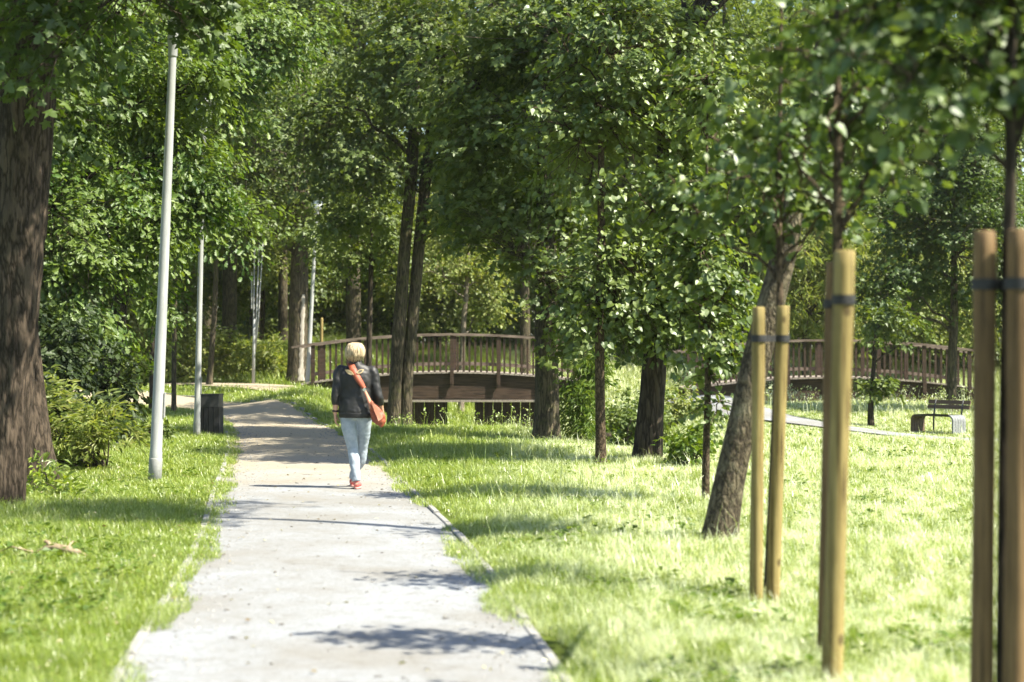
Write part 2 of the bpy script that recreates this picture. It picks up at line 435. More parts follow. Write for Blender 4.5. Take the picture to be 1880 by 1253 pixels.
# ------------------------------------------------------------------ grass
def blades(N, P, hgt, wid, lean, rs, seg=2):
    """N blades at P (N,3): 5 verts, 3 triangles each"""
    a = rs.uniform(0, 2 * math.pi, N)
    dx, dy = np.cos(a), np.sin(a)
    b = a + rs.normal(0, .5, N) + math.pi / 2
    wx, wy = np.cos(b) * wid / 2, np.sin(b) * wid / 2
    l1, l2 = lean * .3, lean
    mid = P + np.stack([dx * hgt * l1, dy * hgt * l1, hgt * .55], -1)
    tip = P + np.stack([dx * hgt * l2, dy * hgt * l2, hgt * (1 - .35 * np.minimum(lean, 1.4))], -1)
    W = np.stack([wx, wy, 0 * wx], -1)
    V = np.stack([P - W, P + W, mid - W * .8, mid + W * .8, tip], 1).reshape(-1, 3)
    o = np.arange(N)[:, None] * 5
    Fc = np.stack([o + np.array([0, 1, 3]), o + np.array([0, 3, 2]), o + np.array([2, 3, 4])], 1).reshape(-1, 3)
    return V, Fc

def in_view(x, y, margin=1.12):
    return np.abs(x) < (.2765 * y * margin + .8)

def path_mask(x, y, rs):
    wob = (vnoise(np.stack([x * 1.6, y * 1.6, 0 * x], -1), 3) - .5) * .17 + (vnoise(np.stack([x * 6, y * 6, 0 * x], -1), 4) - .5) * .12
    d, s = pdist(x, y, PATHC)
    kn = vnoise(np.stack([y * 1.1, 0 * y, 0 * y], -1), 17)
    wl = sm(7.5, 8.5, y) * (1 - sm(11.6, 14.2, y)); wr = np.maximum(1 - sm(11.6, 13.2, y), sm(14.8, 16.2, y) * (1 - sm(17.8, 20, y)))
    w = np.where(s > 0, wl, wr) * sm(.12, .42, kn)
    lim = np.where(s > 0, .93, (.96 + .07 * w)) + .2 * w + wob * (1 - .55 * w)
    ok = d > lim
    d2, _ = pdist(x, y, PATH_B); ok &= d2 > .85 + wob * .5
    d3, _ = pdist(x, y, PATH_C); ok &= d3 > .88 + wob * .6
    return ok, d, d3

def build_grass():
    rs = np.random.RandomState(11)
    Vs, Fs, n0 = [], [], 0
    bands = [(6.5, 12, 6500), (12, 18, 4700), (18, 26, 2900), (26, 36, 1600), (36, 50, 800), (50, 70, 340), (70, 92, 90)]
    for y0, y1, dens in bands:
        xm = .2765 * y1 * 1.12 + .8
        N = int(2 * xm * (y1 - y0) * dens)
        x = rs.uniform(-xm, xm, N); y = rs.uniform(y0, y1, N)
        k = in_view(x, y); x, y = x[k], y[k]
        cl = vnoise(np.stack([x * 2.3, y * 2.3, 0 * x], -1), 8)
        k = rs.uniform(0, 1, len(x)) < .2 + 1.05 * cl
        x, y, cl = x[k], y[k], cl[k]
        ok, d, d3 = path_mask(x, y, rs)
        x, y, cl, d, d3 = x[ok], y[ok], cl[ok], d[ok], d3[ok]
        # leave the bare bed of the stream under the bridge
        ym = (y0 + y1) / 2; N = len(x)
        meadow = sm(-.5, .9, x - np.interp(y, PATHC[:, 1][:200], PATHC[:, 0][:200] + 1.2))
        big = vnoise(np.stack([x * .5, y * .5, 0 * x], -1), 21)
        hg = (.05 + .05 * cl + .075 * meadow * big + .03 * big) * rs.uniform(.5, 1.6, N)
        hg *= (.68 + .32 * sm(1.0, 1.5, d)) * (.22 + .78 * sm(1.5, 4.5, d3))
        hg = np.where((y > 59) & (y < 84), hg * 2.8, hg)
        wd = rs.uniform(.002, .0047, N) * max(1.0, ym / 11.0) ** .95
        tall = rs.uniform(0, 1, N) < .012 * meadow
        hg = np.where(tall, hg * 2.2, hg)
        ln = rs.uniform(.15, 1.15, N)
        P = np.stack([x, y, H(x, y) - .012], -1)
        V, Fc = blades(N, P, hg, wd, ln, rs)
        Vs.append(V); Fs.append(Fc + n0); n0 += len(V)
    V = np.concatenate(Vs); Fc = np.concatenate(Fs)
    o = link_mesh('grass', np_mesh('grass', V, Fc), M['grass']); tag(o, kind='stuff')
    print('grass tris', len(Fc))
build_grass()

# ------------------------------------------------------------------ leaves
def fan(outline, center):
    o = [(*q, 0) for q in outline]; n = len(o)
    v = np.array(o + [(*center, 0)], float)
    f = np.array([(i, (i + 1) % n, n) for i in range(n)])
    return v, f
def mirror(half):                        # right side from base to tip; base and tip on the axis
    return half + [(-x, y) for x, y in half[-2:0:-1]]
LEAF = {}
v, f = fan(mirror([(0, .06), (.40, -.03), (.27, .2), (.6, .47), (.25, .52), (.2, .74), (0, 1)]), (0, .36))
v[:, 2] = .12 - .45 * v[:, 0] ** 2 - .12 * v[:, 1] ** 2; LEAF['maple'] = (v, f, .42)
v, f = fan(mirror([(0, .08), (.32, -.02), (.48, .3), (.3, .68), (0, 1)]), (0, .4))
v[:, 2] = .22 * np.abs(v[:, 0]) - .2 * v[:, 1] ** 2; LEAF['heart'] = (v, f, .55)
v, f = fan(mirror([(0, 0), (.16, .22), (.1, .34), (.27, .5), (.17, .62), (.28, .82), (0, 1)]), (0, .5))
v[:, 2] = .2 * np.abs(v[:, 0]) - .2 * v[:, 1] ** 2; LEAF['oak'] = (v, f, .3)
v = np.array([(0, 0, 0), (.36, .45, .1), (0, 1, -.12), (-.36, .45, .1)], float)
LEAF['simple'] = (v, np.array([(0, 1, 2), (0, 2, 3)]), .36)
v = np.array([(0, 0, 0), (.13, .45, .04), (0, 1, -.25), (-.13, .45, .04)], float)
LEAF['narrow'] = (v, np.array([(0, 1, 2), (0, 2, 3)]), .13)

def leaf_cloud(P, D, Nn, size, kind):
    """leaves at P pointing along D with normals Nn"""
    T, Fc, _ = LEAF[kind]
    Yv = nrm(D); Xv = nrm(np.cross(Yv, Nn)); Zv = np.cross(Xv, Yv)
    s = size[:, None, None]
    V = P[:, None] + s * (T[None, :, 0:1] * Xv[:, None] + T[None, :, 1:2] * Yv[:, None] + T[None, :, 2:3] * Zv[:, None])
    o = np.arange(len(P))[:, None, None] * len(T)
    return V.reshape(-1, 3), (Fc[None] + o).reshape(-1, 3)

def sprays(blob, n_spray, per, rad, rs, droop=.25, up=.8, thick=.12, shell=.55, gap=.36, gseed=0, gsc=.8):
    """leafy sprays through an ellipsoid; returns centres, axes, leaf P, D, N"""
    c, r = np.array(blob[0]), np.array(blob[1])
    m = int(n_spray * 1.7)
    u = nrm(rs.normal(size=(m, 3)))
    t = rs.uniform(0, 1, m) ** (shell)
    S = c + u * t[:, None] * r
    g = vnoise(S * gsc + 31.7, gseed)
    k = np.argsort(-(g + rs.uniform(-.09, .09, m)))[:n_spray]
    S, u = S[k], u[k]
    n = len(S)
    o = u * np.array([1, 1, .35]) + rs.normal(0, .35, (n, 3)) * np.array([1, 1, .4])
    a = nrm(o + np.array([0, 0, -droop]))
    b = nrm(np.cross(np.array([0, 0, 1.0]) + rs.normal(0, .25, (n, 3)), a)); nn = np.cross(a, b)
    nn *= np.sign(nn[:, 2:3] + 1e-6)
    tt = rs.uniform(-.75, .75, (n, per)); ss = rs.normal(0, .36, (n, per)) * (1.1 - .6 * (tt + .75) / 1.5)
    rr = rad * rs.uniform(.7, 1.35, (n, 1))
    P = S[:, None] + a[:, None] * (tt * rr)[..., None] + b[:, None] * (ss * rr)[..., None] + nn[:, None] * (rs.normal(0, thick, (n, per)) * rr)[..., None]
    P[..., 2] -= droop * .5 * rr * np.maximum(tt, 0) ** 2
    sg = np.sign(ss + rs.normal(0, .1, ss.shape))
    D = a[:, None] * .65 + b[:, None] * (sg * .7)[..., None] + np.array([0, 0, -.28]) + rs.normal(0, .3, (n, per, 3))
    N = nn[:, None] * up + u[:, None] * .3 + rs.normal(0, .38, (n, per, 3))
    return S, a, P.reshape(-1, 3), D.reshape(-1, 3), N.reshape(-1, 3)

def resample(pts, rad, step):
    pts = np.asarray(pts, float); rad = np.asarray(rad, float)
    q = catmull(np.c_[pts, rad], 12)
    L = np.r_[0, np.cumsum(np.linalg.norm(np.diff(q[:, :3], axis=0), axis=1))]
    t = np.linspace(0, L[-1], max(3, int(L[-1] / step)))
    return np.stack([np.interp(t, L, q[:, k]) for k in range(3)], -1), np.interp(t, L, q[:, 3])

def limb(mb, a, b, r0, r1, rs, sides=6, sag=.12, n=7):
    a, b = np.array(a), np.array(b)
    t = np.linspace(0, 1, n)[:, None]
    L = np.linalg.norm(b - a)
    j = rs.normal(0, .05 * L, (n, 3)) * (t * (1 - t) * 4)
    p = a + (b - a) * t + j + np.array([0, 0, 1]) * (sag * L * (t * (1 - t)) * 2)
    mb.tube(p, np.linspace(r0, r1, n), sides, cap=False)

def tree(name, label, cat, stems, blobs, leaf, lsize, mats, seed, lai=4.2, per=44, rad=.7, group=None, limbs=12, twigs=True,
         ridge=.012, step=.07, sides=36, flare=.35, base=None, **kw):
    """stems: list of (points, radii) in world coordinates; first point = base"""
    rs = np.random.RandomState(seed); lai = lai * .74
    b0 = np.array(base if base is not None else stems[0][0][0], float)
    root = empty(name, b0, label, cat, group)
    allS, LV, LF, n0 = [], [], [], 0
    T, Fc, area = LEAF[leaf]
    for bi, bl in enumerate(blobs):
        r = bl[1]
        cross = math.pi * max(r[0] * r[2], .01)
        dens = bl[2] if len(bl) > 2 else 1.0
        nl = lai * dens * cross / (area * lsize ** 2)
        ns = max(3, int(nl / per))
        S, a, P, D, N = sprays(bl, ns, per, rad, rs, gseed=seed + bi, **kw)
        sz = lsize * rs.uniform(.45, 1.4, len(P))
        V, Fq = leaf_cloud(P, D, N, sz, leaf)
        LV.append(V); LF.append(Fq + n0); n0 += len(V)
        allS.append((S, a))
    V = np.concatenate(LV) - b0; Fq = np.concatenate(LF)
    S = np.concatenate([q[0] for q in allS]); A = np.concatenate([q[1] for q in allS])
    tr_objs = []
    for si, (pts, rad_) in enumerate(stems):
        mb = MB()
        p, r = resample(pts, rad_, step)
        hgt = p[:, 2] - p[0, 2]
        r = r * (1 + flare * np.exp(-np.maximum(hgt, 0) / .22))
        mb.tube(p, r, sides, ridge=ridge, rseed=seed + si)
        # limbs to part of the sprays, from the stem below them
        mine = np.arange(len(S)) % len(stems) == si
        Sk, Ak = S[mine], A[mine]
        if len(Sk):
            pick = rs.permutation(len(Sk))[:limbs]
            nodes = []
            for q in pick:
                s = Sk[q]
                low = s[2] - .45 * np.linalg.norm(s[:2] - p[np.argmin(np.abs(p[:, 2] - s[2])), :2]) - .2
                i = int(np.argmin(np.abs(p[:, 2] - max(low, p[0, 2] + .35 * (p[-1, 2] - p[0, 2])))))
                L = np.linalg.norm(s - p[i])
                ra = min(r[i] * .55, .012 + .014 * L)
                limb(mb, p[i], s, ra, ra * .25, rs)
                for t in (.4, .7, 1.0): nodes.append(p[i] + (s - p[i]) * t)
            if twigs and nodes:
                nodes = np.array(nodes)
                for s, a in zip(Sk, Ak):
                    d = np.linalg.norm(nodes - s, axis=1); i = int(np.argmin(d))
                    if d[i] < 2.2:
                        limb(mb, nodes[i], s + a * rad * .5, .009, .003, rs, sides=3, n=5)
        o = mb.obj('trunk', mats[0], root, origin=b0); tr_objs.append(o)
    link_mesh('crown', np_mesh('crown', V, Fq), mats[1], root)
    return root

def g0(x, y):  # ground point
    return (x, y, float(H(x, y)) - .03)

# --- old maple at the left edge of the frame
tree('maple_tree', 'huge old maple with deeply furrowed brown trunk cut by the left edge of the photo', 'tree',
     [([g0(-5.24, 18.9), (-5.17, 18.9, .9), (-5.08, 18.9, 2.1), (-4.99, 18.9, 3.6), (-4.88, 18.9, 5.2), (-4.8, 19, 7)], [.255, .25, .255, .27, .26, .2])],
     [((-5.2, 18.7, 7.7), (3.0, 2.8, 2.5), 1.1), ((-2.7, 17.9, 6.9), (1.6, 1.6, 1.1), 1.0), ((-4.2, 17.6, 4.75), (1.0, .9, .75), .7), ((-4.9, 17.7, 4.7), (.8, .8, .5), .2), ((-3.6, 18.6, 5.5), (.9, .9, .55), .8), ((-3.72, 20.8, 5.42), (.55, .35, .36), 2.4)],  # right-hand high mass: unseen foliage added to shade the lower leaves
     'maple', .115, (M['bark_big'], M['leaf_maple']), 1, lai=3.6, per=26, rad=.6, limbs=10, ridge=.03, step=.035, sides=110, flare=.1)
tree('maple_tree', 'leaning furrowed trunk behind the huge maple, rising from weeds and flaring at its foot', 'tree',
     [([g0(-5.52, 21.6), (-5.6, 21.6, .6), (-5.72, 21.7, 1.6), (-5.85, 21.8, 2.7), (-6.0, 22, 5), (-6.1, 22, 7)], [.24, .215, .19, .17, .15, .1])],
     [((-6.9, 22.6, 6.3), (2.2, 2.0, 2.0), .8), ((-5.9, 21.8, 4.6), (1.2, 1, .8), .7)],
     'maple', .12, (M['bark_big'], M['leaf_maple']), 2, lai=3.4, per=26, rad=.6, limbs=8, ridge=.028, step=.04, sides=90, flare=.35)

# --- oaks and bushes on the left
tree('oak_tree', 'bushy oak behind the first lamp post with sunlit yellow green sprays', 'tree',
     [([g0(-8.0, 30.5), (-7.9, 30.5, 2), (-7.7, 30.6, 5), (-7.6, 30.6, 8)], [.2, .17, .13, .06])],
     [((-7.3, 30.2, 3.0), (1.7, 1.5, 2.0), 1.15), ((-6.0, 31.2, 5.3), (1.7, 1.6, 1.5)), ((-8.3, 30.6, 6.3), (2.3, 2.1, 2.3)), ((-6.0, 30.8, 3.5), (.75, .8, 1.0), .9), ((px(378, 31.3), 31.3, 6.3), (.5, .4, .9), 1.1), ((px(373, 31.3), 31.3, 3.95), (.42, .35, .95), 2.2), ((-7.0, 30, 7.6), (2, 1.8, 1.6))],
     'oak', .115, (M['bark_dark'], M['leaf_oak']), 3, lai=4.4, per=34, rad=.55, limbs=14)
tree('oak_tree', 'oak overhanging the far bend of the path above the litter bin', 'tree',
     [([g0(-8.6, 39), (-8.3, 39, 2.2), (-7.9, 39, 5), (-7.4, 39, 8.5)], [.2, .17, .13, .06])],
     [((-7.2, 38, 6.6), (2.3, 2.0, 2.3)), ((-6.1, 38.4, 4.3), (1.3, 1.2, 1.2)), ((-8.4, 38.5, 4.2), (1.4, 1.3, 1.6)), ((-5.3, 38, 8), (1.9, 1.7, 1.5)), ((-7.4, 37.8, 2.5), (.6, .6, .8), .8)],
     'oak', .125, (M['bark_dark'], M['leaf_oak']), 4, lai=4.2, per=34, rad=.6, limbs=14)
# --- slim trunks along the far bend
tree('young_tree', 'slim straight trunk just right of the nearest lamp post, before the bend of the path', 'tree',
     [([g0(px(319, 45), 45), (px(320, 45), 45, 2), (px(322, 45), 45, 4), (px(324, 45), 45, 7)], [.06, .057, .05, .03])],
     [((px(330, 45), 45, 5.4), (1.4, 1.3, 1.5))], 'simple', .125, (M['bark_grey'], M['leaf_shade']), 5, per=36, rad=.6, limbs=8, sides=14, ridge=.004)
tree('young_tree', 'dark slim trunk half hidden behind the nearest lamp post', 'tree',
     [([g0(px(279, 46), 46), (px(280, 46), 46, 2), (px(281, 46), 46, 4.5), (px(280, 46), 46, 7)], [.075, .07, .06, .03])],
     [((px(270, 46), 46, 5.2), (1.5, 1.4, 1.7))], 'simple', .125, (M['bark_dark'], M['leaf_oak']), 6, per=36, rad=.6, limbs=8, sides=14, ridge=.005)
tree('young_tree', 'slim olive trunk leaning slightly right beyond the litter bin', 'tree',
     [([g0(px(384, 55), 55), (px(389, 55), 55, 1.5), (px(396, 55), 55, 3.5), (px(400, 55), 55, 7)], [.09, .085, .075, .04])],
     [((px(400, 55), 55, 5.6), (1.9, 1.7, 1.8))], 'simple', .13, (M['bark_grey'], M['leaf_shade']), 7, per=36, rad=.65, limbs=8, sides=14, ridge=.005)
# --- trunk with the bare pale patch
t = tree('scarred_tree', 'thick grey trunk with a pale bare patch, beside the leaning lamp post at the bridge', 'tree',
     [([g0(px(545, 56), 56), (px(547, 56), 56, 2), (px(550, 56), 56, 4), (px(553, 56), 56, 7), (px(555, 56), 56, 10)], [.3, .29, .27, .22, .12])],
     [((px(560, 56), 56, 7.8), (3.2, 2.6, 2.6)), ((px(575, 52), 52.3, 4.75), (.9, .5, .45), .8), ((px(500, 56), 55.5, 5.6), (1.6, 1.4, 1.1)), ((px(620, 56), 56, 5.6), (1.6, 1.4, 1.1))],
     'simple', .13, (M['bark_grey'], M['leaf_shade']), 8, per=40, rad=.75, limbs=12, sides=40, ridge=.014)
mb = MB(); rs = np.random.RandomState(3); sv, sf = [], []
n = 40
for i in range(n):                       # the scar wraps a quarter of the trunk
    z = .15 + 2.6 * i / (n - 1)
    w = .55 * (1 - .35 * i / n) * (.7 + .6 * rs.uniform())
    for j in range(7):
        a = -math.pi / 2 + .5 + (j / 6 - .5) * w
        rr = .318 + .02 * math.sin(j / 6 * math.pi) - .01 * z + (.09 * math.exp(-z / .25))
        sv.append((rr * math.cos(a) + (px(545, 56) * 0) + (.033 * z), rr * math.sin(a), z))
for i in range(n - 1):
    for j in range(6):
        sf.append((i * 7 + j, i * 7 + j + 1, i * 7 + 8 + j, i * 7 + 7 + j))
mb.add(sv, sf); mb.obj('bare_patch', M['scar'], t)

# --- the twin trunk in front of the left bridge
zb = float(H(-2.6, 42)) - .03
tree('twin_trunk_tree', 'tall dark tree with two trunks rising from one foot in front of the left bridge', 'tree',
     [([(px(722, 42), 42, zb), (px(726, 42), 42, .8), (px(735, 42), 42, 2.4), (px(746, 42), 42, 4.3), (px(758, 42), 42, 6), (px(765, 42), 42, 8.5)], [.16, .155, .15, .14, .13, .08]),
      ([(px(743, 42), 42.1, zb), (px(747, 42), 42.1, .8), (px(758, 42), 42.1, 2.4), (px(772, 42), 42.2, 4.3), (px(785, 42), 42.3, 6), (px(800, 42), 42.3, 8.5)], [.145, .14, .135, .13, .12, .08])],
     [((px(780, 42), 42, 8.4), (3.0, 2.6, 2.2)), ((3.0, 37.5, 10.3), (2.3, 2.4, 1.5), 1.3), ((px(650, 42), 41.5, 6.3), (1.7, 1.5, 1.4)), ((px(900, 42), 42, 6.2), (1.8, 1.6, 1.5)), ((px(640, 42), 42, 4.4), (1.0, 1, .6), .8), ((px(850, 42), 42, 4.4), (1.0, .9, .7), .8)],  # topmost mass stands apart, out of view: added to shade the far path
     'maple', .125, (M['bark_grey'], M['leaf_shade']), 9, per=34, rad=.75, limbs=10, sides=40, ridge=.014, flare=.3)
# slim tree in front of the bridge, behind the walker
tree('young_tree', 'slim dark trunk before the left bridge railing, just above the walker', 'tree',
     [([g0(px(676, 47), 47), (px(678, 47), 47, 1.8), (px(681, 47), 47, 3.6), (px(684, 47), 47, 6)], [.075, .07, .06, .03])],
     [((px(680, 47), 47, 5), (1.5, 1.4, 1.5)), ((px(640, 47), 47, 3.9), (.9, .8, .5), .8)], 'simple', .125, (M['bark_dark'], M['leaf_shade']), 10, per=36, rad=.65, limbs=8, sides=14, ridge=.005)
# --- row on the right of the path
tree('maple_tree', 'stout maple with sunlit grey bark at the right end of the left bridge', 'tree',
     [([g0(px(1003, 32.6), 32.6), (px(1004, 32.6), 32.6, .9), (px(1003, 32.6), 32.6, 2), (px(1001, 32.6), 32.6, 3.6), (px(1000, 32.6), 32.6, 7)], [.215, .205, .2, .18, .1])],
     [((.55, 32.3, 3.9), (1.7, 1.3, 1.25)), ((.5, 32.6, 6.7), (2.5, 2.3, 2.0)), ((1.3, 31.8, 2.5), (.95, .6, .75), 1.2), ((1.15, 31.3, 1.75), (.5, .4, .55), 1.2), ((-.5, 32, 5.0), (1.0, 1.0, .9)), ((2.4, 32, 10.3), (2.2, 2.4, 1.6), 1.3), ((3.0, 28.9, 8.7), (1.7, 1.9, 1.2), 1.3), ((.25, 31.6, 3.0), (.6, .5, .4), .8)],  # the highest masses are unseen foliage, added to throw shade on the path
     'maple', .115, (M['bark_grey'], M['leaf_shade']), 11, lai=4.3, per=32, rad=.6, limbs=12, ridge=.018, step=.05, sides=64)
tree('linden_tree', 'slender straight linden between the stout maple and the leaning dark trunk', 'tree',
     [([g0(px(1103, 24.9), 24.9), (px(1102, 24.9), 24.9, .8), (px(1101, 24.9), 24.9, 1.7), (px(1104, 24.9), 24.9, 3.5), (px(1100, 24.9), 24.9, 6)], [.07, .066, .062, .05, .02])],
     [((1.35, 25, 2.75), (.85, .7, .8)), ((1.75, 25.1, 1.95), (.62, .5, .42), 1.1), ((1.0, 24.9, 2.15), (.5, .4, .45), 1.1), ((1.1, 25, 4.4), (1.2, 1.0, 1.1)), ((1.5, 25, 5.6), (1.1, 1.0, 1.0))],
     'heart', .082, (M['bark_young'], M['leaf_linden']), 12, lai=4.2, per=26, rad=.45, limbs=12, ridge=.005, sides=18)
tree('linden_tree', 'dark brown trunk leaning right under low hanging leaves, right of the slender linden', 'tree',
     [([g0(px(1187, 25.9), 25.9), (px(1192, 25.9), 25.9, .5), (px(1200, 25.9), 25.9, 1.2), (px(1210, 25.9), 25.9, 2.4), (px(1222, 25.9), 26, 5)], [.19, .175, .165, .15, .08])],
     [((2.3, 25.8, 4.8), (1.7, 1.5, 1.5)), ((4.5, 25.4, 10.0), (2.0, 2.2, 1.4), 1.5), ((1.65, 25.0, 2.2), (.5, .45, .4), 1.1), ((2.25, 25.1, 1.85), (.5, .4, .38), 1.1), ((2.35, 25.2, 2.7), (.9, .6, .75)), ((1.9, 25.2, 1.85), (.42, .4, .3), .8), ((2.9, 25.5, 2.2), (.5, .4, .6), .8)],  # floating top mass is out of view, put in as a sun blocker
     'heart', .085, (M['bark_dark'], M['leaf_linden']), 13, lai=4.2, per=28, rad=.5, limbs=12, ridge=.016, step=.05, sides=56, flare=.2)
tree('linden_tree', 'young leafy linden with thin trunk next to the leaning lichen covered tree', 'tree',
     [([g0(px(1295, 18.9), 18.9), (px(1297, 18.9), 18.9, .7), (px(1300, 18.9), 18.9, 1.4), (px(1296, 18.9), 18.9, 2.4), (px(1300, 18.9), 18.9, 4.4)], [.036, .034, .031, .026, .01])],
     [((1.98, 18.9, 2.3), (.52, .45, .85), 1.1), ((2.0, 18.9, 1.75), (.45, .35, .42), 1.2), ((1.75, 18.9, 3.3), (.6, .5, .7)), ((2.02, 18.8, 1.15), (.13, .13, .5), .7), ((2.1, 18.9, 4.2), (.6, .5, .5))],
     'heart', .068, (M['bark_young'], M['leaf_linden']), 14, lai=3.8, per=20, rad=.3, limbs=12, ridge=.003, sides=14)
tree('leaning_tree', 'strongly leaning tree with lichen spotted bark rising behind the pair of stakes', 'tree',
     [([g0(px(1318, 15.1), 15.1), (px(1335, 15.1), 15.1, .45), (px(1362, 15.1), 15.1, 1.0), (px(1392, 15.1), 15.1, 1.6), (px(1428, 15.1), 15.1, 2.2), (px(1462, 15.1), 15.1, 2.9), (2.65, 15.1, 4.6), (2.95, 15.2, 7), (3.15, 15.2, 9.4)], [.135, .125, .118, .115, .11, .1, .085, .06, .03])],
     [((3.2, 15.2, 9.2), (1.7, 1.5, 1.4), 1.0), ((2.3, 14.9, 3.5), (.45, .4, .4), .7), ((2.75, 15.1, 4.2), (.6, .5, .5), .8), ((3.0, 15.1, 4.0), (.7, .7, .55), .7)],
     'heart', .075, (M['bark_lichen'], M['leaf_young']), 15, lai=3.3, per=22, rad=.4, limbs=12, ridge=.008, step=.03, sides=60, flare=.25)
# --- three staked saplings
tree('sapling', 'staked linden sapling behind the middle pair of stakes, lit from the right', 'tree',
     [([g0(px(1408, 12.1), 12.1), (px(1420, 12.1), 12.1, .9), (px(1431, 12.1), 12.1, 1.9), (px(1430, 12.1), 12.1, 2.6), (px(1436, 12.1), 12.1, 4.2)], [.027, .026, .024, .02, .008])],
     [((1.72, 12.1, 2.85), (.6, .5, .62), .72), ((1.35, 12.1, 2.6), (.32, .3, .28), .6), ((2.05, 12.1, 2.55), (.3, .3, .25), .7)],
     'heart', .066, (M['bark_young'], M['leaf_young']), 16, lai=2.7, per=14, rad=.24, limbs=16, ridge=.002, sides=14, flare=.1)
tree('sapling', 'sapling tied to the thick pair of yellow stakes near the camera', 'tree',
     [([g0(px(1518, 9.35), 9.35), (px(1528, 9.35), 9.35, .9), (px(1536, 9.35), 9.35, 1.9), (px(1538, 9.35), 9.35, 2.5), (px(1534, 9.35), 9.35, 3.9)], [.027, .026, .026, .023, .01])],
     [((1.62, 9.35, 2.95), (.6, .45, .6), .66), ((1.3, 9.35, 2.75), (.25, .25, .2), .5), ((1.92, 9.35, 2.6), (.3, .25, .25), .7)],
     'heart', .062, (M['bark_young'], M['leaf_young']), 17, lai=2.6, per=14, rad=.22, limbs=16, ridge=.002, sides=14, flare=.1)
tree('sapling', 'nearest sapling with dark blurred leaves at the right edge between brown stakes', 'tree',
     [([g0(px(1838, 7.5), 7.5), (px(1843, 7.5), 7.5, .9), (px(1850, 7.5), 7.5, 1.9), (px(1856, 7.5), 7.5, 2.5), (px(1862, 7.5), 7.5, 3.8)], [.026, .026, .026, .024, .01])],
     [((1.95, 7.5, 3.0), (.7, .45, .45), 1.1), ((1.75, 7.5, 2.68), (.3, .25, .25), .7), ((2.2, 7.6, 2.75), (.35, .3, .3), .9)],
     'heart', .06, (M['bark_dark'], M['leaf_young']), 18, lai=3.0, per=14, rad=.2, limbs=16, ridge=.002, sides=14, flare=.1)
# --- right background
tree('maple_tree', 'rounded maple in front of the right bridge beside the bench', 'tree',
     [([g0(px(1748, 47), 47), (px(1748, 47), 47, 1.2), (px(1752, 47), 47, 2.6), (px(1750, 47), 47, 5.5)], [.13, .115, .1, .04])],
     [((11.0, 47.2, 4.4), (2.5, 2.2, 1.9)), ((9.6, 46.6, 3.0), (1.1, 1, .8)), ((12.6, 46.6, 3.1), (1.3, 1.0, .9)), ((11.3, 47.5, 6.6), (2.2, 2, 1.6))],
     'maple', .115, (M['bark_grey'], M['leaf_maple']), 19, per=32, rad=.6, limbs=14, sides=24, ridge=.008)
tree('small_tree', 'small shrubby tree with low leaves standing before the right bridge', 'tree',
     [([g0(px(1599, 42.5), 42.5), (px(1599, 42.5), 42.5, .4), (px(1605, 42.5), 42.5, 1.3), (px(1608, 42.5), 42.5, 2.4)], [.07, .062, .05, .02])],
     [((8.28, 42.4, .72), (.55, .5, .42)), ((8.45, 42.4, 2.2), (.95, .8, .75), .8), ((8.7, 42.4, .75), (.35, .3, .22), .8)],
     'simple', .13, (M['bark_dark'], M['leaf_shade']), 20, per=26, rad=.36, limbs=14, sides=14, ridge=.004)
tree('willow_tree', 'pale bright green tree glowing in the gap behind the leaning trunk', 'tree',
     [([g0(px(1478, 60), 60), (px(1480, 60), 60, 3), (px(1482, 60), 60, 7)], [.12, .1, .04])],
     [((px(1490, 60), 60, 4.2), (2.0, 1.6, 2.3)), ((px(1430, 60), 60, 3.3), (1.0, 1, 1.6)), ((px(1540, 60), 59, 3.0), (1.0, 1, 1.3))], 'narrow', .24, (M['bark_grey'], M['leaf_bright']), 21, per=40, rad=.6, limbs=10, sides=14, ridge=.004, droop=.9, up=.3)
tree('pale_trunk_tree', 'thin pale leaning trunk with light leaves seen over the left bridge railing', 'tree',
     [([g0(px(846, 60), 60), (px(850, 60), 60, 2), (px(857, 60), 60, 3.6), (px(866, 60), 60, 6)], [.1, .09, .08, .03])],
     [((px(845, 60), 60, 4.1), (1.5, 1.3, 1.1)), ((px(850, 60), 60, 6), (1.7, 1.5, 1.3)), ((px(905, 60), 60.5, 2.9), (1.0, .9, .8))], 'simple', .13, (M['bark_pale'], M['leaf_bright']), 22, per=34, rad=.6, limbs=10, sides=14, ridge=.004)

# --- woodland behind: four kinds, copied
def wood_proto(seed, hgt, r0, leafmat, wide, low):
    t_ = tree('woodland_tree', 'x', 'tree', [([(0, 0, -.1), (.05, 0, hgt * .3), (-.08, .05, hgt * .6), (0, 0, hgt * .92)], [r0, r0 * .85, r0 * .6, r0 * .2])],
              [((0, 0, hgt * .72), (wide, wide, hgt * .27)), ((wide * .45, -.4, hgt * (low + .14)), (wide * .6, wide * .55, hgt * .14)), ((-wide * .5, -.3, hgt * (low + .18)), (wide * .6, wide * .6, hgt * .15))],
              'simple', .155, (M['bark_grey'], leafmat), seed, lai=3.8, per=44, rad=.95, limbs=16, twigs=False, sides=20, ridge=.012, step=.25, gsc=.5)
    return t_
protos = [wood_proto(31, 15, .24, M['leaf_wood'], 3.3, .22), wood_proto(32, 17, .28, M['leaf_shade'], 3.6, .28),
          wood_proto(33, 13, .2, M['leaf_bright'], 2.9, .2), wood_proto(34, 16, .22, M['leaf_wood'], 3.0, .3)]
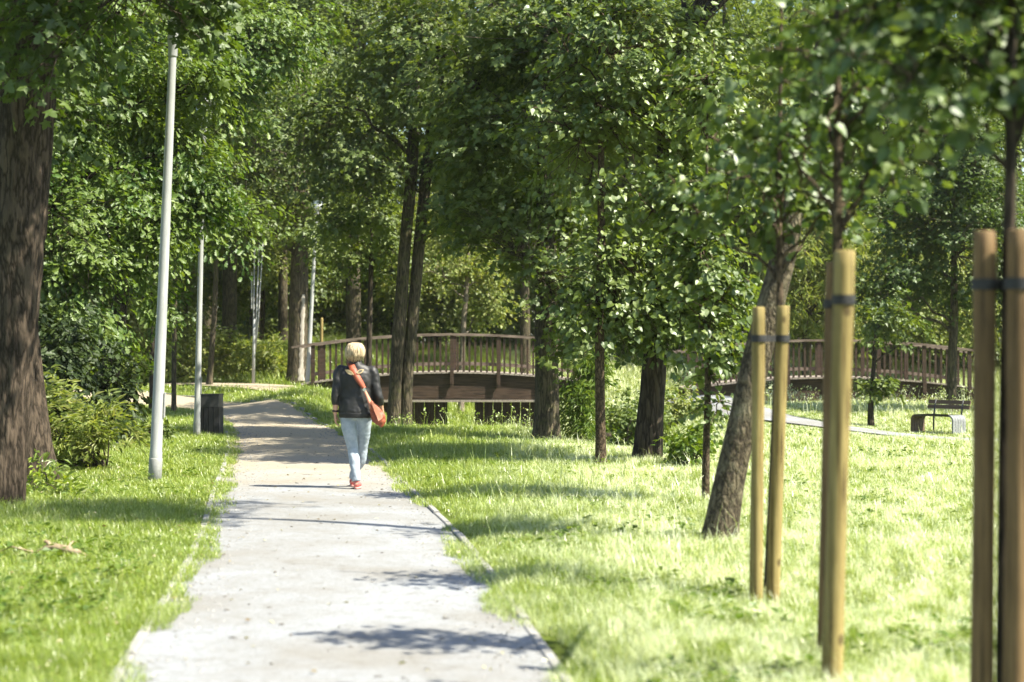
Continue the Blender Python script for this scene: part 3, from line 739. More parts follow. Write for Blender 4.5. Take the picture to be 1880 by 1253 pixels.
spots = [  # (photo column, distance, kind, scale, turn)
    (180, 58, 0, .9, .3), (60, 50, 1, .9, 1.2), (300, 66, 3, 1.0, 2.2), (420, 64, 1, .95, .7), (470, 74, 0, 1.1, 3.0), (650, 62, 1, .95, 4.2), (590, 78, 3, 1.1, 5.0),
     (905, 74, 0, 1.0, 3.7), (965, 64, 3, .85, 2.5), (1150, 72, 1, .85, 5.6), (1240, 70, 2, 1.05, 4.4),
    (1330, 66, 0, .95, 2.0), (1420, 76, 2, 1.1, 1.0), (1530, 70, 0, 1.0, 3.3), (1625, 64, 1, .85, .5), (1700, 72, 2, 1.0, 2.8), (1790, 66, 3, .95, 4.9), (1870, 72, 0, .9, 1.6),
    (-60, 62, 3, 1.0, 2.1), (-150, 70, 0, 1, .4), (230, 78, 1, 1.1, 3.9), (1020, 86, 2, 1.2, 2.7), (1300, 88, 3, 1.15, 1.4), (680, 90, 0, 1.2, 5.3), (380, 88, 2, 1.2, .8), (1580, 86, 1, 1.15, 3.1), (1800, 84, 0, 1.1, 4.1), (860, 92, 3, 1.25, .6),
    (520, 68, 2, .9, 4.6), (1120, 92, 1, 1.2, 2.3), (1460, 92, 0, 1.2, 5.9), (80, 74, 2, 1.1, 1.1), (2050, 76, 3, 1.1, 3.5)]
LAB = {0: ('tall dense mid green tree in the wood beyond the bridges', 'mid green woodland trees'),
       1: ('dark green broad tree standing in the wood beyond the bridges', 'dark woodland trees'),
       2: ('light yellow green tree in the wood beyond the bridges', 'light green woodland trees'),
       3: ('slim high branched tree with bare lower trunk in the wood beyond the bridges', 'slim woodland trees')}
used = set()
for (c, Y, k, s, a) in spots:
    o = protos[k] if k not in used else copy_tree(protos[k])
    used.add(k)
    x = px(c, Y)
    o.location = (x, Y, float(H(x, Y)) - .05); o.rotation_euler = (0, 0, a); o.scale = (s, s, s)
    o['label'], o['group'] = LAB[k]

def understory_proto(seed, mat, wide, hgt):
    return tree('understory_tree', 'x', 'tree', [([(0, 0, -.1), (.06, 0, hgt * .3), (-.05, .04, hgt * .9)], [.09, .075, .02])],
                [((0, 0, hgt * .62), (wide, wide * .9, hgt * .3)), ((wide * .5, -.3, hgt * .36), (wide * .75, wide * .6, hgt * .2)), ((-wide * .55, -.2, hgt * .34), (wide * .75, wide * .6, hgt * .2))],
                'simple', .135, (M['bark_dark'], mat), seed, lai=4, per=40, rad=.75, limbs=14, twigs=False, sides=12, ridge=.005, step=.25)
up = [understory_proto(51, M['leaf_wood'], 2.1, 7.0), understory_proto(52, M['leaf_bright'], 2.3, 6.0)]
ulab = [('mid green understory tree with low branches beyond the bridges', 'mid green understory trees'), ('pale green low understory tree beyond the bridges', 'pale understory trees')]
seen = set()
for (c, Y, k, s, a) in [(480, 72, 0, 1.1, .4), (600, 75, 1, 1.0, 2.2), (420, 78, 1, 1.2, 1.1), (660, 76, 0, 1.2, 3.0), (720, 75, 0, .95, 5.1), (800, 70, 1, 1.1, .2), (920, 77, 0, 1.0, 1.7), (1010, 72, 1, 1.2, 2.6), (1090, 72, 0, .9, 3.5),
                        (1180, 70, 1, 1.1, 4.4), (1250, 70, 0, .9, 5.5), (1350, 74, 0, 1.2, .9), (1430, 68, 1, 1.1, 2.9), (1545, 62, 1, 1.0, 3.8), (1640, 70, 0, 1.15, 4.7), (1720, 62, 1, 1.0, .6), (1830, 66, 0, .95, 1.5),
                        (340, 72, 0, 1.1, 5.2), (240, 66, 1, 1.1, 4.0), (130, 60, 0, 1.1, 1.9), (20, 56, 1, 1.1, .5), (860, 78, 0, 1.2, 4.9), (540, 82, 0, 1.25, .1), (1130, 82, 0, 1.25, 1.3), (760, 84, 1, 1.3, 5.8)]:
    o = up[k] if k not in seen else copy_tree(up[k])
    seen.add(k); x = px(c, Y)
    o.location = (x, Y, float(H(x, Y)) - .05); o.rotation_euler = (0, 0, a); o.scale = (s, s, s)
    o['label'], o['group'] = ulab[k]

def far_wood():
    rs = np.random.RandomState(77)
    P, D, N = [], [], []
    for i in range(330):
        x = rs.uniform(-50, 50); y = rs.uniform(97, 114)
        z = rs.uniform(.5, 25) if i < 190 else rs.uniform(.6, 6)
        r = rs.uniform(1.7, 3.2)
        S, a, p, d, n_ = sprays(((x, y, z + 1), (r, r, r * .8)), 30, 14, 1.3, rs, gseed=i)
        P.append(p); D.append(d); N.append(n_)
    P, D, N = map(np.concatenate, (P, D, N))
    V, Fc = leaf_cloud(P, D, N, .5 * rs.uniform(.6, 1.3, len(P)), 'simple')
    tag(link_mesh('distant_wood', np_mesh('distant_wood', V, Fc), M['leaf_shade']), kind='stuff')
far_wood()

# --- shrubs and weeds
def shrub(name, label, cat, loc, blobs, leaf, size, mat, seed, stems=10, lai=4, per=24, rad=.3, group=None, sh=.5, **kw):
    rs = np.random.RandomState(seed)
    z0 = float(H(loc[0], loc[1]))
    b0 = np.array((loc[0], loc[1], z0 - .02))
    root = empty(name, b0, label, cat, group)
    LV, LF, n0, SS = [], [], 0, []
    for bi, bl in enumerate(blobs):
        c = np.array(bl[0]) ; r = bl[1]
        ns = max(3, int(lai * math.pi * r[0] * r[2] / (LEAF[leaf][2] * size ** 2) / per))
        S, a, P, D, N = sprays((c, r), ns, per, rad, rs, gseed=seed + bi, gsc=1.6, **kw)
        k = P[:, 2] > .02; P, D, N = P[k], D[k], N[k]
        V, Fq = leaf_cloud(P, D, N, size * rs.uniform(.6, 1.3, len(P)), leaf)
        LV.append(V); LF.append(Fq + n0); n0 += len(V); SS.append(S)
    S = np.concatenate(SS)
    mb = MB()
    for s in S[rs.permutation(len(S))[:stems]]:
        limb(mb, (rs.normal(0, .1), rs.normal(0, .1), 0), s, .012 if sh > .4 else .02, .004, rs, sides=5)
    mb.obj('stems', M['bark_dark'], root)
    link_mesh('leaves', np_mesh('leaves', np.concatenate(LV), np.concatenate(LF)), mat, root)
    return root
shrub('weed_clump', 'tall pale green nettles growing beside the furrowed maple trunks', 'weeds', (-5.35, 24.0), [((0, 0, .5), (.55, .6, .55)), ((-.8, .4, .6), (.7, .6, .65))], 'narrow', .13, M['leaf_bright'], 41, rad=.24, stems=26, droop=-.35)
shrub('bush', 'dark leafy bush filling the shade left of the first lamp post', 'bush', (-7.1, 28.2), [((0, 0, 1.2), (1.1, 1.0, 1.25)), ((-1.3, .3, 1.6), (1.3, 1.1, 1.6)), ((.8, 1, .8), (.55, .6, .8))], 'oak', .13, M['leaf_painted_shade'], 42, stems=24, rad=.4)
shrub('bush', 'low dark bush at the grass edge between the two nearest lamp posts', 'bush', (px(238, 31), 31), [((0, 0, .3), (.42, .45, .34)), ((.4, .4, .2), (.3, .3, .22))], 'simple', .09, M['leaf_shade'], 43, stems=14, rad=.26)
shrub('bush', 'sunlit bush behind the slim trunks at the bend of the path', 'bush', (px(300, 56), 56), [((0, 0, 1.4), (1.6, 1.2, 1.4)), ((1.4, .5, .9), (1.1, 1, .9)), ((-1.6, 0, 1.8), (1.4, 1.2, 1.8))], 'simple', .125, M['leaf_bright'], 44, stems=20, rad=.5)
shrub('weed_clump', 'sunlit mound of tall weeds left of the scarred trunk', 'weeds', (px(452, 60), 60), [((0, 0, .5), (1.2, .8, .62)), ((1.1, .3, .55), (1.0, .7, .75)), ((-.9, .4, .3), (.7, .6, .45))], 'narrow', .24, M['leaf_bright'], 45, stems=24, rad=.4, droop=-.4)
shrub('fern_bush', 'feathery bright bush between the stout maple and the slender linden', 'bush', (px(1062, 33.5), 33.5), [((-.02, 0, .95), (.36, .5, .7)), ((.3, 0, 1.5), (.42, .5, .5)), ((.2, -.4, .3), (.4, .4, .3))], 'narrow', .14, M['leaf_fern'], 46, stems=20, rad=.32)
shrub('bush', 'broad bush in the hollow behind the slender linden', 'bush', (px(1125, 40), 40), [((0, 0, .6), (.8, .6, .7)), ((.7, .3, .9), (.7, .6, .8))], 'simple', .1, M['leaf_wood'], 49, stems=14, rad=.32)
shrub('bush', 'bright bush beside the start of the right bridge behind the leaning dark trunk', 'bush', (px(1225, 45), 45), [((0, 0, .6), (.7, .6, .7)), ((.5, .3, .4), (.5, .5, .5))], 'simple', .1, M['leaf_bright'], 50, stems=14, rad=.32)
shrub('fern_bush', 'bright leafy growth under the low leaves right of the leaning dark trunk', 'bush', (px(1268, 24.5), 24.5), [((0, 0, .28), (.24, .3, .3)), ((-.12, .3, .2), (.2, .3, .22)), ((.12, .6, .4), (.26, .3, .3))], 'heart', .07, M['leaf_fern'], 47, stems=14, rad=.22)
shrub('bush', 'leafy bush tucked between the two linden trunks', 'bush', (px(1140, 31), 31), [((0, 0, .2), (.3, .4, .25)), ((.15, .2, .45), (.28, .4, .3))], 'heart', .09, M['leaf_shade'], 48, stems=14, rad=.3)
for i, (c, Y, w, h_, lab) in enumerate([(120, 66, 2.2, 1.9, 'dark undergrowth bush far left behind the oaks'), (565, 74, 2.0, 1.6, 'shaded undergrowth bush behind the scarred trunk'), (700, 78, 2.4, 1.5, 'shaded undergrowth bush beyond the left bridge, behind the twin trunk'), (985, 70, 2.2, 2.0, 'green bush beyond the right end of the left bridge'),
                                       (1140, 66, 2.2, 2.2, 'green bush in the gap between the two bridges'), (1320, 68, 2.0, 2.0, 'green bush behind the left end of the right bridge'), (1600, 66, 2.5, 1.9, 'green bush behind the small shrubby tree and right bridge'), (1760, 64, 2.5, 1.8, 'green bush behind the right end of the right bridge'), (900, 84, 2.2, 1.6, 'dim bush deep in the wood over the left bridge')]):
    shrub('bush', lab, 'bush', (px(c, Y), Y), [((0, 0, h_ * .5), (w * .6, w * .5, h_ * .55)), ((w * .5, .3, h_ * .4), (w * .5, w * .4, h_ * .45)), ((-w * .5, .3, h_ * .45), (w * .5, w * .4, h_ * .5))], 'simple', .18, M['leaf_wood'] if i % 2 else M['leaf_shade'], 60 + i, stems=12, rad=.5, lai=3.4)

shrub('weed_clump', 'pale dry grass tuft at the foot of the two furrowed maple trunks', 'weeds', (-4.95, 20.1), [((0, 0, .16), (.28, .25, .2)), ((-.35, .5, .2), (.25, .25, .24)), ((.3, -.3, .1), (.22, .2, .12))], 'narrow', .13, M['grass'], 55, stems=8, rad=.14, droop=-1.1, lai=1.8)
def fallen_leaves():
    rs = np.random.RandomState(19)
    N = 420
    y = 8.5 + 16 * rs.uniform(0, 1, N) ** 1.2; side = rs.uniform(0, 1, N) < .72
    cx = np.interp(y, PATHC[:200, 1], PATHC[:200, 0])
    x = np.where(side, cx - 1.0 - 2.6 * rs.uniform(0, 1, N) ** 1.3, cx + rs.uniform(-1, 1.4, N))
    d, _ = pdist(x, y, PATHC)
    z = H(x, y) + np.where(d > 1.1, rs.uniform(.04, .1, N), .03)
    V, Fc = leaf_cloud(np.stack([x, y, z], -1), rs.normal(0, 1, (N, 3)) * [1, 1, .15], np.array([0, 0, 1.0]) + rs.normal(0, .3, (N, 3)), rs.uniform(.022, .05, N), 'simple')
    tag(link_mesh('fallen_leaves', np_mesh('fallen_leaves', V, Fc), M['fallen']), kind='stuff')
M['fallen'] = leaf_mat('dry_fallen_leaves', [(.12, .08, .035), (.25, .2, .1), (.4, .37, .22), (.5, .5, .36)], trans=.2, gloss=.03)
fallen_leaves()

# broad-leaved weeds in the meadow and seed heads by the bridge
def meadow_weeds():
    rs = np.random.RandomState(9)
    N = 2600
    y = 8 + 30 * rs.uniform(0, 1, N) ** 1.4; x = rs.uniform(-1, 1, N) * (.2765 * y * 1.1 + .5)
    ok, d, d3 = path_mask(x, y, rs); cl = vnoise(np.stack([x * .9, y * .9, 0 * x], -1), 12)
    k = ok & (cl > .5) & (d > 1.4) & (d3 > 3); x, y = x[k], y[k]
    n = len(x); per = 9
    a = rs.uniform(0, 2 * math.pi, (n, per)); rr = rs.uniform(.01, .08, (n, per))
    P = np.stack([x[:, None] + np.cos(a) * rr, y[:, None] + np.sin(a) * rr, H(x, y)[:, None] + rs.uniform(.02, .11, (n, per))], -1).reshape(-1, 3)
    D = np.stack([np.cos(a), np.sin(a), rs.uniform(-.2, .7, (n, per))], -1).reshape(-1, 3)
    Nn = np.array([0, 0, 1.0]) + rs.normal(0, .35, P.shape)
    V, Fc = leaf_cloud(P, D, Nn, rs.uniform(.035, .085, len(P)), 'simple')
    tag(link_mesh('meadow_weeds', np_mesh('meadow_weeds', V, Fc), M['leaf_fern']), kind='stuff')
    # seed heads
    n = 900
    x = np.r_[rs.uniform(-2.5, 3.2, 250), rs.uniform(6, 14, 350), rs.uniform(-12, -4, 300)]
    y = np.r_[rs.uniform(37, 48, 250), rs.uniform(45, 50.5, 350), rs.uniform(61, 70, 300)]
    hg = rs.uniform(.25, .6, n); hg[600:] *= 1.6
    V, Fc = blades(n, np.stack([x, y, H(x, y)], -1), hg, np.full(n, .014), rs.uniform(.05, .5, n), rs)
    t_ = np.stack([x, y, H(x, y) + hg * .9], -1)
    P = (t_[:, None] + rs.normal(0, .03, (n, 6, 3))).reshape(-1, 3)
    V2, F2 = leaf_cloud(P, rs.normal(0, 1, P.shape) + np.array([0, 0, .8]), rs.normal(0, 1, P.shape), rs.uniform(.03, .06, len(P)), 'simple')
    tag(link_mesh('seed_heads', np_mesh('seed_heads', np.concatenate([V, V2]), np.concatenate([Fc, F2 + len(V)])), M['grass']), kind='stuff')
meadow_weeds()

# ------------------------------------------------------------------ path litter
def litter():
    rs = np.random.RandomState(5)
    N = 5200
    L = rs.uniform(0, 1, N)
    y = 8 + 34 * L ** 1.3
    cx = np.interp(y, PATHC[:200, 1], PATHC[:200, 0]); x = cx + rs.uniform(-1, 1, N) * 1.0
    z = H(x, y) + .012
    s = rs.uniform(.004, .012, N) * (1 + .03 * y)
    base = np.array([(1, 0, 0), (0, 1, 0), (-1, 0, 0), (0, -1, 0), (0, 0, .7)], float)
    fc = np.array([(0, 1, 4), (1, 2, 4), (2, 3, 4), (3, 0, 4)])
    a = rs.uniform(0, 6.28, N); st = rs.uniform(.6, 1.5, N)
    bx = base[None] * np.stack([s * st, s, s], -1)[:, None]
    V = np.stack([bx[..., 0] * np.cos(a)[:, None] - bx[..., 1] * np.sin(a)[:, None], bx[..., 0] * np.sin(a)[:, None] + bx[..., 1] * np.cos(a)[:, None], bx[..., 2]], -1)
    V = V + np.stack([x, y, z], -1)[:, None]
    Fc = (fc[None] + np.arange(N)[:, None, None] * 5).reshape(-1, 3)
    tag(link_mesh('gravel_stones', np_mesh('gravel_stones', V.reshape(-1, 3), Fc), M['pebble']), kind='stuff')
    # dry twigs and leaf bits
    mb = MB(); N = 170
    y = 8 + 32 * rs.uniform(0, 1, N) ** 1.3; cx = np.interp(y, PATHC[:200, 1], PATHC[:200, 0]); x = cx + rs.uniform(-1, 1, N)
    for i in range(N):
        l_ = rs.uniform(.015, .05) * (4 if i % 28 == 0 else 1); q = rs.uniform(0, 6.28)
        d = np.array([math.cos(q), math.sin(q), 0]); c = np.array([x[i], y[i], float(H(x[i], y[i])) + .026])
        w = rs.uniform(.0015, .004)
        mb.tube([c - d * l_ / 2, c + np.array([-d[1], d[0], .2]) * l_ * rs.uniform(-.2, .2), c + d * l_ / 2], [w, w * 1.2, w * .5], 5)
    tag(mb.obj('path_debris', M['debris']), kind='stuff')
litter()

# ------------------------------------------------------------------ footbridges
def make_bridge():
    xc, y0, zc, k, half, width = -1.65, 51.0, .90, .0185, 4.15, 2.2
    b0 = np.array((xc, y0, zc))
    root = empty('footbridge', b0, 'brown arched timber footbridge behind the walker and the twin trunk', 'bridge', 'arched footbridges')
    def zd(x): return -k * x * x
    xs = np.linspace(-half, half, 49)
    def arc(y, zlo, zhi, t, flat=None):
        mb = MB(); v, f = [], []
        for x in xs:
            lo = zd(x) + zlo if flat is None else max(zd(x) * .45 + zlo, -9)
            for (yy, zz) in ((y - t / 2, lo), (y + t / 2, lo), (y + t / 2, zd(x) + zhi), (y - t / 2, zd(x) + zhi)):
                v.append((x, yy, zz))
        for i in range(len(xs) - 1):
            for j in range(4):
                f.append((i * 4 + j, i * 4 + (j + 1) % 4, i * 4 + 4 + (j + 1) % 4, i * 4 + 4 + j))
        f += [(0, 1, 2, 3), tuple(len(v) - 4 + q for q in (3, 2, 1, 0))]
        mb.add(v, f); return mb
    for y in (0, width):
        arc(y, -.74, -.045, .14, flat=True).obj('girder', M['bridge'], root, smooth=False)
    # deck: cross planks
    mb = MB(); n = 58
    for i in range(n):
        x = -half + (i + .5) * 2 * half / n
        mb.box((x, width / 2, zd(x) - .02), (2 * half / n - .012, width + .34, .045), Matrix.Rotation(math.atan(2 * k * x), 4, 'Y'))
    mb.obj('deck', M['deck'], root, smooth=False)
    mb = MB(); mb.box((0, .05, -.80), (5.6, .3, .06)); mb.box((0, width - .05, -.80), (5.6, .3, .06))
    mb.obj('sill_beam', M['deck'], root, smooth=False)
    for (xa, xb) in ((-2.75, -.2), (.62, 2.9)):
        mb = MB(); nb = 9; w = (xb - xa) / nb
        for i in range(nb):
            mb.box((xa + (i + .5) * w, .12 + .01 * (i % 2), -1.55), (w - .012, .1, 1.42))
        mb.box((xa + .06, width / 2, -1.56), (.12, width - .4, 1.4)); mb.box((xb - .06, width / 2, -1.56), (.12, width - .4, 1.4))
        mb.obj('pier', M['pier'], root, smooth=False)
    posts = [-3.82, -2.55, -1.27, 0, 1.28, 2.55, 3.82]
    bal = MB(); bal.box((0, 0, .44), (.056, .045, 1.06)); balm = bal.mesh('baluster', False); balm.materials.append(M['bridge'])
    pst = MB(); pst.box((0, 0, .36), (.105, .09, 1.28)); pst.box((0, -.075, -.17), (.1, .05, .42)); pst.box((0, -.105, -.30), (.045, .02, .045)); pstm = pst.mesh('post', False); pstm.materials.append(M['bridge'])
    fp = MB(); fp.box((0, 0, .40), (.1, .09, 1.2)); fpm = fp.mesh('far_post', False); fpm.materials.append(M['bridge'])
    def put(name, me, par, x, y, z):
        o = bpy.data.objects.new(name, me); COL.objects.link(o); o.parent = par; o.location = (x, y, z); return o
    for near, y in ((True, -.1), (False, width + .1)):
        ra = bpy.data.objects.new('railing', None); COL.objects.link(ra); ra.parent = root; ra.empty_display_size = .1
        mb = MB(); v, f = [], []
        for x in np.linspace(-half - .25, half + .25, 49):
            z = -k * x * x + 1.0
            for (a, b) in ((-.075, 0), (.075, 0), (.07, .062), (-.07, .062)): v.append((x, y + a, z + b))
        for i in range(48):
            for j in range(4): f.append((i * 4 + j, i * 4 + (j + 1) % 4, i * 4 + 4 + (j + 1) % 4, i * 4 + 4 + j))
        f += [(0, 1, 2, 3), (195, 194, 193, 192)]
        mb.add(v, f); mb.obj('handrail', M['rail'], ra, smooth=False)
        for p in posts:
            put('post', pstm if near else fpm, ra, p, y, zd(p))
        if near:
            for a, b in zip(posts[:-1], posts[1:]):
                for j in range(1, 8):
                    x = a + (b - a) * j / 8
                    put('baluster', balm, ra, x, y, zd(x))
        else:
            for zz in (.2,):
                mb = MB(); v, f = [], []
                for x in np.linspace(-half, half, 41):
                    z = zd(x) + zz
                    for (a, b) in ((-.02, -.05), (.02, -.05), (.02, .05), (-.02, .05)): v.append((x, y + .08 + a, z + b))
                for i in range(40):
                    for j in range(4): f.append((i * 4 + j, i * 4 + (j + 1) % 4, i * 4 + 4 + (j + 1) % 4, i * 4 + 4 + j))
                mb.add(v, f); mb.obj('rail_board', M['rail'], ra, smooth=False)
    return root
br = make_bridge()
b2 = copy_tree(br); b2.location = (9.0, 52.0, .74)
b2['label'] = 'second brown arched footbridge at the right behind the small shrubby tree and bench'

# ------------------------------------------------------------------ lamp posts
def make_lamp():
    root = empty('lamp_post', (0, 0, 0), 'x', 'lamp post', 'lamp posts along the path')
    mb = MB(); mb.lathe((0, 0, 0), [(.083, -.1), (.083, .38), (.078, .4), (.071, 1.9), (.068, 1.95), (.06, 3.4), (.05, 5.18), (.05, 5.2)], 20)
    mb.obj('pole', M['pole'], root)
    mb = MB(); mb.lathe((0, 0, 0), [(.088, -.08), (.088, .3), (.085, .31)], 20); mb.obj('base_sleeve', M['pole_base'], root)
    mb = MB(); mb.box((.086, -.0, .95), (.012, .07, .3)); mb.obj('hatch_door', M['pole_base'], root, smooth=False)
    mb = MB(); mb.lathe((0, 0, 5.12), [(.056, 0), (.062, .02), (.062, .14), (.072, .16), (.082, .42), (.086, .44), (.05, .45)], 20); mb.obj('collar', M['pole'], root)
    mb = MB(); mb.lathe((0, 0, 5.56), [(.06, 0), (.15, .03), (.2, .16), (.19, .3), (.12, .36)], 24); h_ = mb.obj('lantern', M['lamp_glass'], root)
    mb = MB(); mb.lathe((0, 0, 5.9), [(.13, 0), (.3, .02), (.29, .05), (.12, .1), (.02, .12)], 24); mb.obj('cap', M['pole'], h_)
    return root
lp = make_lamp()
lamps = [(284, 22.2, 2.4, .97, 'nearest pale lamp post on the left grass, tallest in the photo'),
         (361, 32.6, 1.3, 1.0, 'lamp post standing against the dark litter bin'),
         (564, 53.5, 3.0, .93, 'leaning lamp post at the left end of the left bridge')]
for i, (c, Y, ln, s, lab) in enumerate(lamps):
    o = lp if i == 0 else copy_tree(lp)
    x = px(c, Y); o.location = (x, Y, float(H(x, Y)) - .02); o.rotation_euler = (0, R(ln), 0); o.scale = ((.92, .92, 1), (.72, .72, 1), (.85, .85, .93))[i]; o['label'] = lab
# thin pole that splits into rods
Y = 55.5; x = px(465, Y); z0 = float(H(x, Y))
r_ = empty('forked_pole', (x, Y, z0 - .02), 'thin grey pole opening into upright rods on the grass beyond the path bend', 'pole')
mb = MB(); mb.tube([(0, 0, 0), (.02, 0, 1.3), (.03, 0, 2.0)], [.05, .045, .04], 10); mb.obj('pole', M['pole'], r_)
for a, b in ((-.02, .0), (.06, .14), (.12, .25)):
    mb = MB(); mb.tube([(.02 + a * .3, 0, 1.0), (.03 + a, 0, 2.0), (.04 + b, 0, 4.3)], [.022, .022, .02], 8); mb.obj('rod', M['pole'], r_)
mb = MB(); mb.box((-.045, 0, 2.85), (.03, .05, 1.1)); mb.obj('marker_board', M['pole'], r_, smooth=False)
# yellow stake beyond the bridge
Y = 58; x = px(590, Y)
mb = MB(); mb.tube([(0, 0, 0), (0, 0, 1.0), (.01, 0, 2.06), (.01, 0, 2.1)], [.05, .05, .05, .04], 12)
tag(mb.obj('wooden_stake', M['stake'], loc=(x, Y, float(H(x, Y)) - .05)), 'short yellow wooden stake beyond the left end of the left bridge', 'stake')

# ------------------------------------------------------------------ litter bin
Y = 33.7; x = px(387, Y)
r_ = empty('litter_bin', (x, Y, float(H(x, Y)) - .01), 'dark slatted litter bin beside the path', 'litter bin', rot=(0, 0, R(-4)))
mb = MB(); mb.box((0, 0, .32), (.33, .33, .6)); mb.box((0, 0, .01), (.28, .28, .06)); mb.obj('liner', M['bin_steel'], r_, smooth=False)
for s, ax in ((-1, 'y'), (1, 'y'), (-1, 'x'), (1, 'x')):
    mb = MB()
    for i in range(4):
        q = -.135 + i * .09
        if ax == 'y': mb.box((q, s * .18, .27), (.078, .025, .5))
        else: mb.box((s * .18, q, .27), (.025, .078, .5))
    mb.obj('slat_panel', M['bin'], r_, smooth=False)
mb = MB()
for s in (-1, 1):
    mb.box((0, s * .177, .635), (.372, .022, .21)); mb.box((s * .177, 0, .635), (.022, .33, .21))
mb.obj('hood', M['bin_steel'], r_, smooth=False)
mb = MB(); mb.box((0, 0, .752), (.39, .39, .022)); mb.obj('lid', M['bin'], r_, smooth=False)

# ------------------------------------------------------------------ stakes, straps
def stake(c0, y_base, c1, y_top, Y, rad, mat, label, group):
    xb, xt = px(c0, Y), px(c1, Y); zt = pz(y_top, Y)
    zb = -.15; xg = xb
    n = 30; rs = np.random.RandomState(int(c0))
    t = np.linspace(0, 1, n)
    zs = zb + (zt - zb) * t
    base_z = pz(y_base, Y)
    xs = xb + (xt - xb) * (zs - base_z) / (zt - base_z)
    rr = rad * (1 + .03 * np.sin(t * 9 + c0)) * (1.03 - .06 * t)
    pts = np.stack([xs, Y + .006 * np.sin(t * 7), zs], -1)
    pts = np.vstack([pts, pts[-1] + [0, 0, .008]]); rr = np.r_[rr, rr[-1] * .88]
    mb = MB(); mb.tube(pts, rr, 28, ridge=.0025, rseed=int(c0), rfreq=40)
    b0 = np.array((xs[0] + (xs[-1] - xs[0]) * .07, Y, 0))
    return tag(mb.obj('wooden_stake', mat, origin=b0, loc=b0), label, 'stake', group)
G = 'peeled wooden stakes supporting the saplings'
stake(1388, 1115, 1393, 566, 11.8, .0415, M['stake'], 'left stake of the middle pair, before the leaning lichen tree', G)
stake(1419, 1100, 1438, 564, 11.9, .0415, M['stake'], 'right stake of the middle pair, before the leaning lichen tree', G)
stake(1527, 1270, 1551, 463, 8.8, .049, M['stake'], 'thick sunlit yellow stake with a flat top, front one of its pair', G)
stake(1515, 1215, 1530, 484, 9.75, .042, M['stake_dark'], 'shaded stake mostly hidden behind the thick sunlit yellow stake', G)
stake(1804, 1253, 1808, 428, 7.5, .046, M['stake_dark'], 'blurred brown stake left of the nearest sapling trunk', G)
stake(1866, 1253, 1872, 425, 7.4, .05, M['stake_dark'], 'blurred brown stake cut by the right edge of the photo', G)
def strap(items, z, label, hgt=.045):
    """a band round each stake with a bridge between: items = [(x, Y, r)]"""
    mb = MB()
    for (x, Y, r) in items:
        th = np.linspace(0, 2 * math.pi, 25)
        for i in range(24):
            a, b = th[i], th[i + 1]
            q = [(x + rr * math.cos(t_), Y + rr * math.sin(t_), z + s * hgt / 2) for t_ in (a, b) for rr in (r + .002, r + .007) for s in (-1, 1)]
            mb.add(q, [(2, 3, 7, 6), (0, 4, 5, 1), (1, 5, 7, 3), (0, 2, 6, 4)])
    for (xa, Ya, ra), (xb, Yb, rb) in zip(items[:-1], items[1:]):
        d = np.array([xb - xa, Yb - Ya]); L = np.linalg.norm(d); ang = math.atan2(d[1], d[0])
        mb.box(((xa + xb) / 2, (Ya + Yb) / 2, z), (max(L - ra - rb + .02, .02), .008, hgt * .9), Matrix.Rotation(ang, 4, 'Z'))
    c = np.array([items[0][0], items[0][1], z])
    return tag(mb.obj('tie_strap', M['strap'], origin=c, loc=c, smooth=False), label, 'strap', 'black straps tying saplings to stakes')
strap([(px(1392.5, 11.8), 11.8, .0425), (px(1436, 11.9), 11.9, .0425)], pz(622, 11.8), 'black strap joining the middle pair of stakes')
strap([(px(1548.5, 8.8), 8.8, .0495), (px(1529, 9.75), 9.75, .043)], pz(551, 8.8), 'black strap round the thick sunlit yellow stake')
strap([(px(1807.5, 7.5), 7.5, .047), (px(1850, 7.5), 7.5, .028), (px(1871, 7.4), 7.4, .051)], pz(523, 7.5), 'blurred black strap tying the nearest sapling')

# ------------------------------------------------------------------ bench
Y = 40.0; xb = px(1722, Y); zb = float(H(xb, Y))
r_ = empty('park_bench', (xb, Y, zb - .01), 'low bench with curved slatted ends and one short wooden backrest on the right lawn', 'bench', rot=(0, 0, R(-50)))
Lh = .56; hs = .40
prof = []
for t_ in np.linspace(0, 1, 5): prof.append((-Lh, .0 + (hs - .12) * t_))
for t_ in np.linspace(0, 1, 7)[1:]: a = math.pi - t_ * math.pi / 2; prof.append((-Lh + .12 + .12 * math.cos(a), hs - .12 + .12 * math.sin(a)))
right = [(-x_, z_) for x_, z_ in prof[::-1]]
path_ = prof + right
def slab(pl, y0, y1, th=.035):
    mb = MB(); v, f = [], []
    P_ = np.array(pl); T_ = nrm(np.gradient(P_, axis=0)); Nn = np.stack([-T_[:, 1], T_[:, 0]], -1)
    for (x_, z_), n_ in zip(P_, Nn):
        xi, zi = x_ - n_[0] * th, z_ - n_[1] * th
        v += [(x_, y0, z_), (x_, y1, z_), (xi, y1, zi), (xi, y0, zi)]
    for i in range(len(P_) - 1):
        for j in range(4): f.append((i * 4 + j, i * 4 + (j + 1) % 4, i * 4 + 4 + (j + 1) % 4, i * 4 + 4 + j))
    f += [(3, 2, 1, 0), tuple(len(v) - 4 + q for q in range(4))]
    return v, f
i0, i1 = 11, len(path_) - 11
for nm, pl, mt in (('left_end', path_[:i0 + 1], M['bench_wood']), ('seat', path_[i0 - 1:len(path_) - i0 + 1], M['bench_wood']), ('right_end', path_[len(path_) - i0 - 1:], M['bench_grey'])):
    mb = MB()
    for q in range(5):
        v, f = slab(pl, -.22 + q * .092, -.22 + q * .092 + .082); mb.add(v, f)
    mb.obj({'left_end': 'leg', 'right_end': 'leg', 'seat': 'seat'}[nm], mt, r_, smooth=False)
mb = MB()
for q in range(2): mb.box((.06, .30 + .03 * q, .56 + q * .1), (1.1, .03, .085), Matrix.Rotation(R(-14), 4, 'X'))
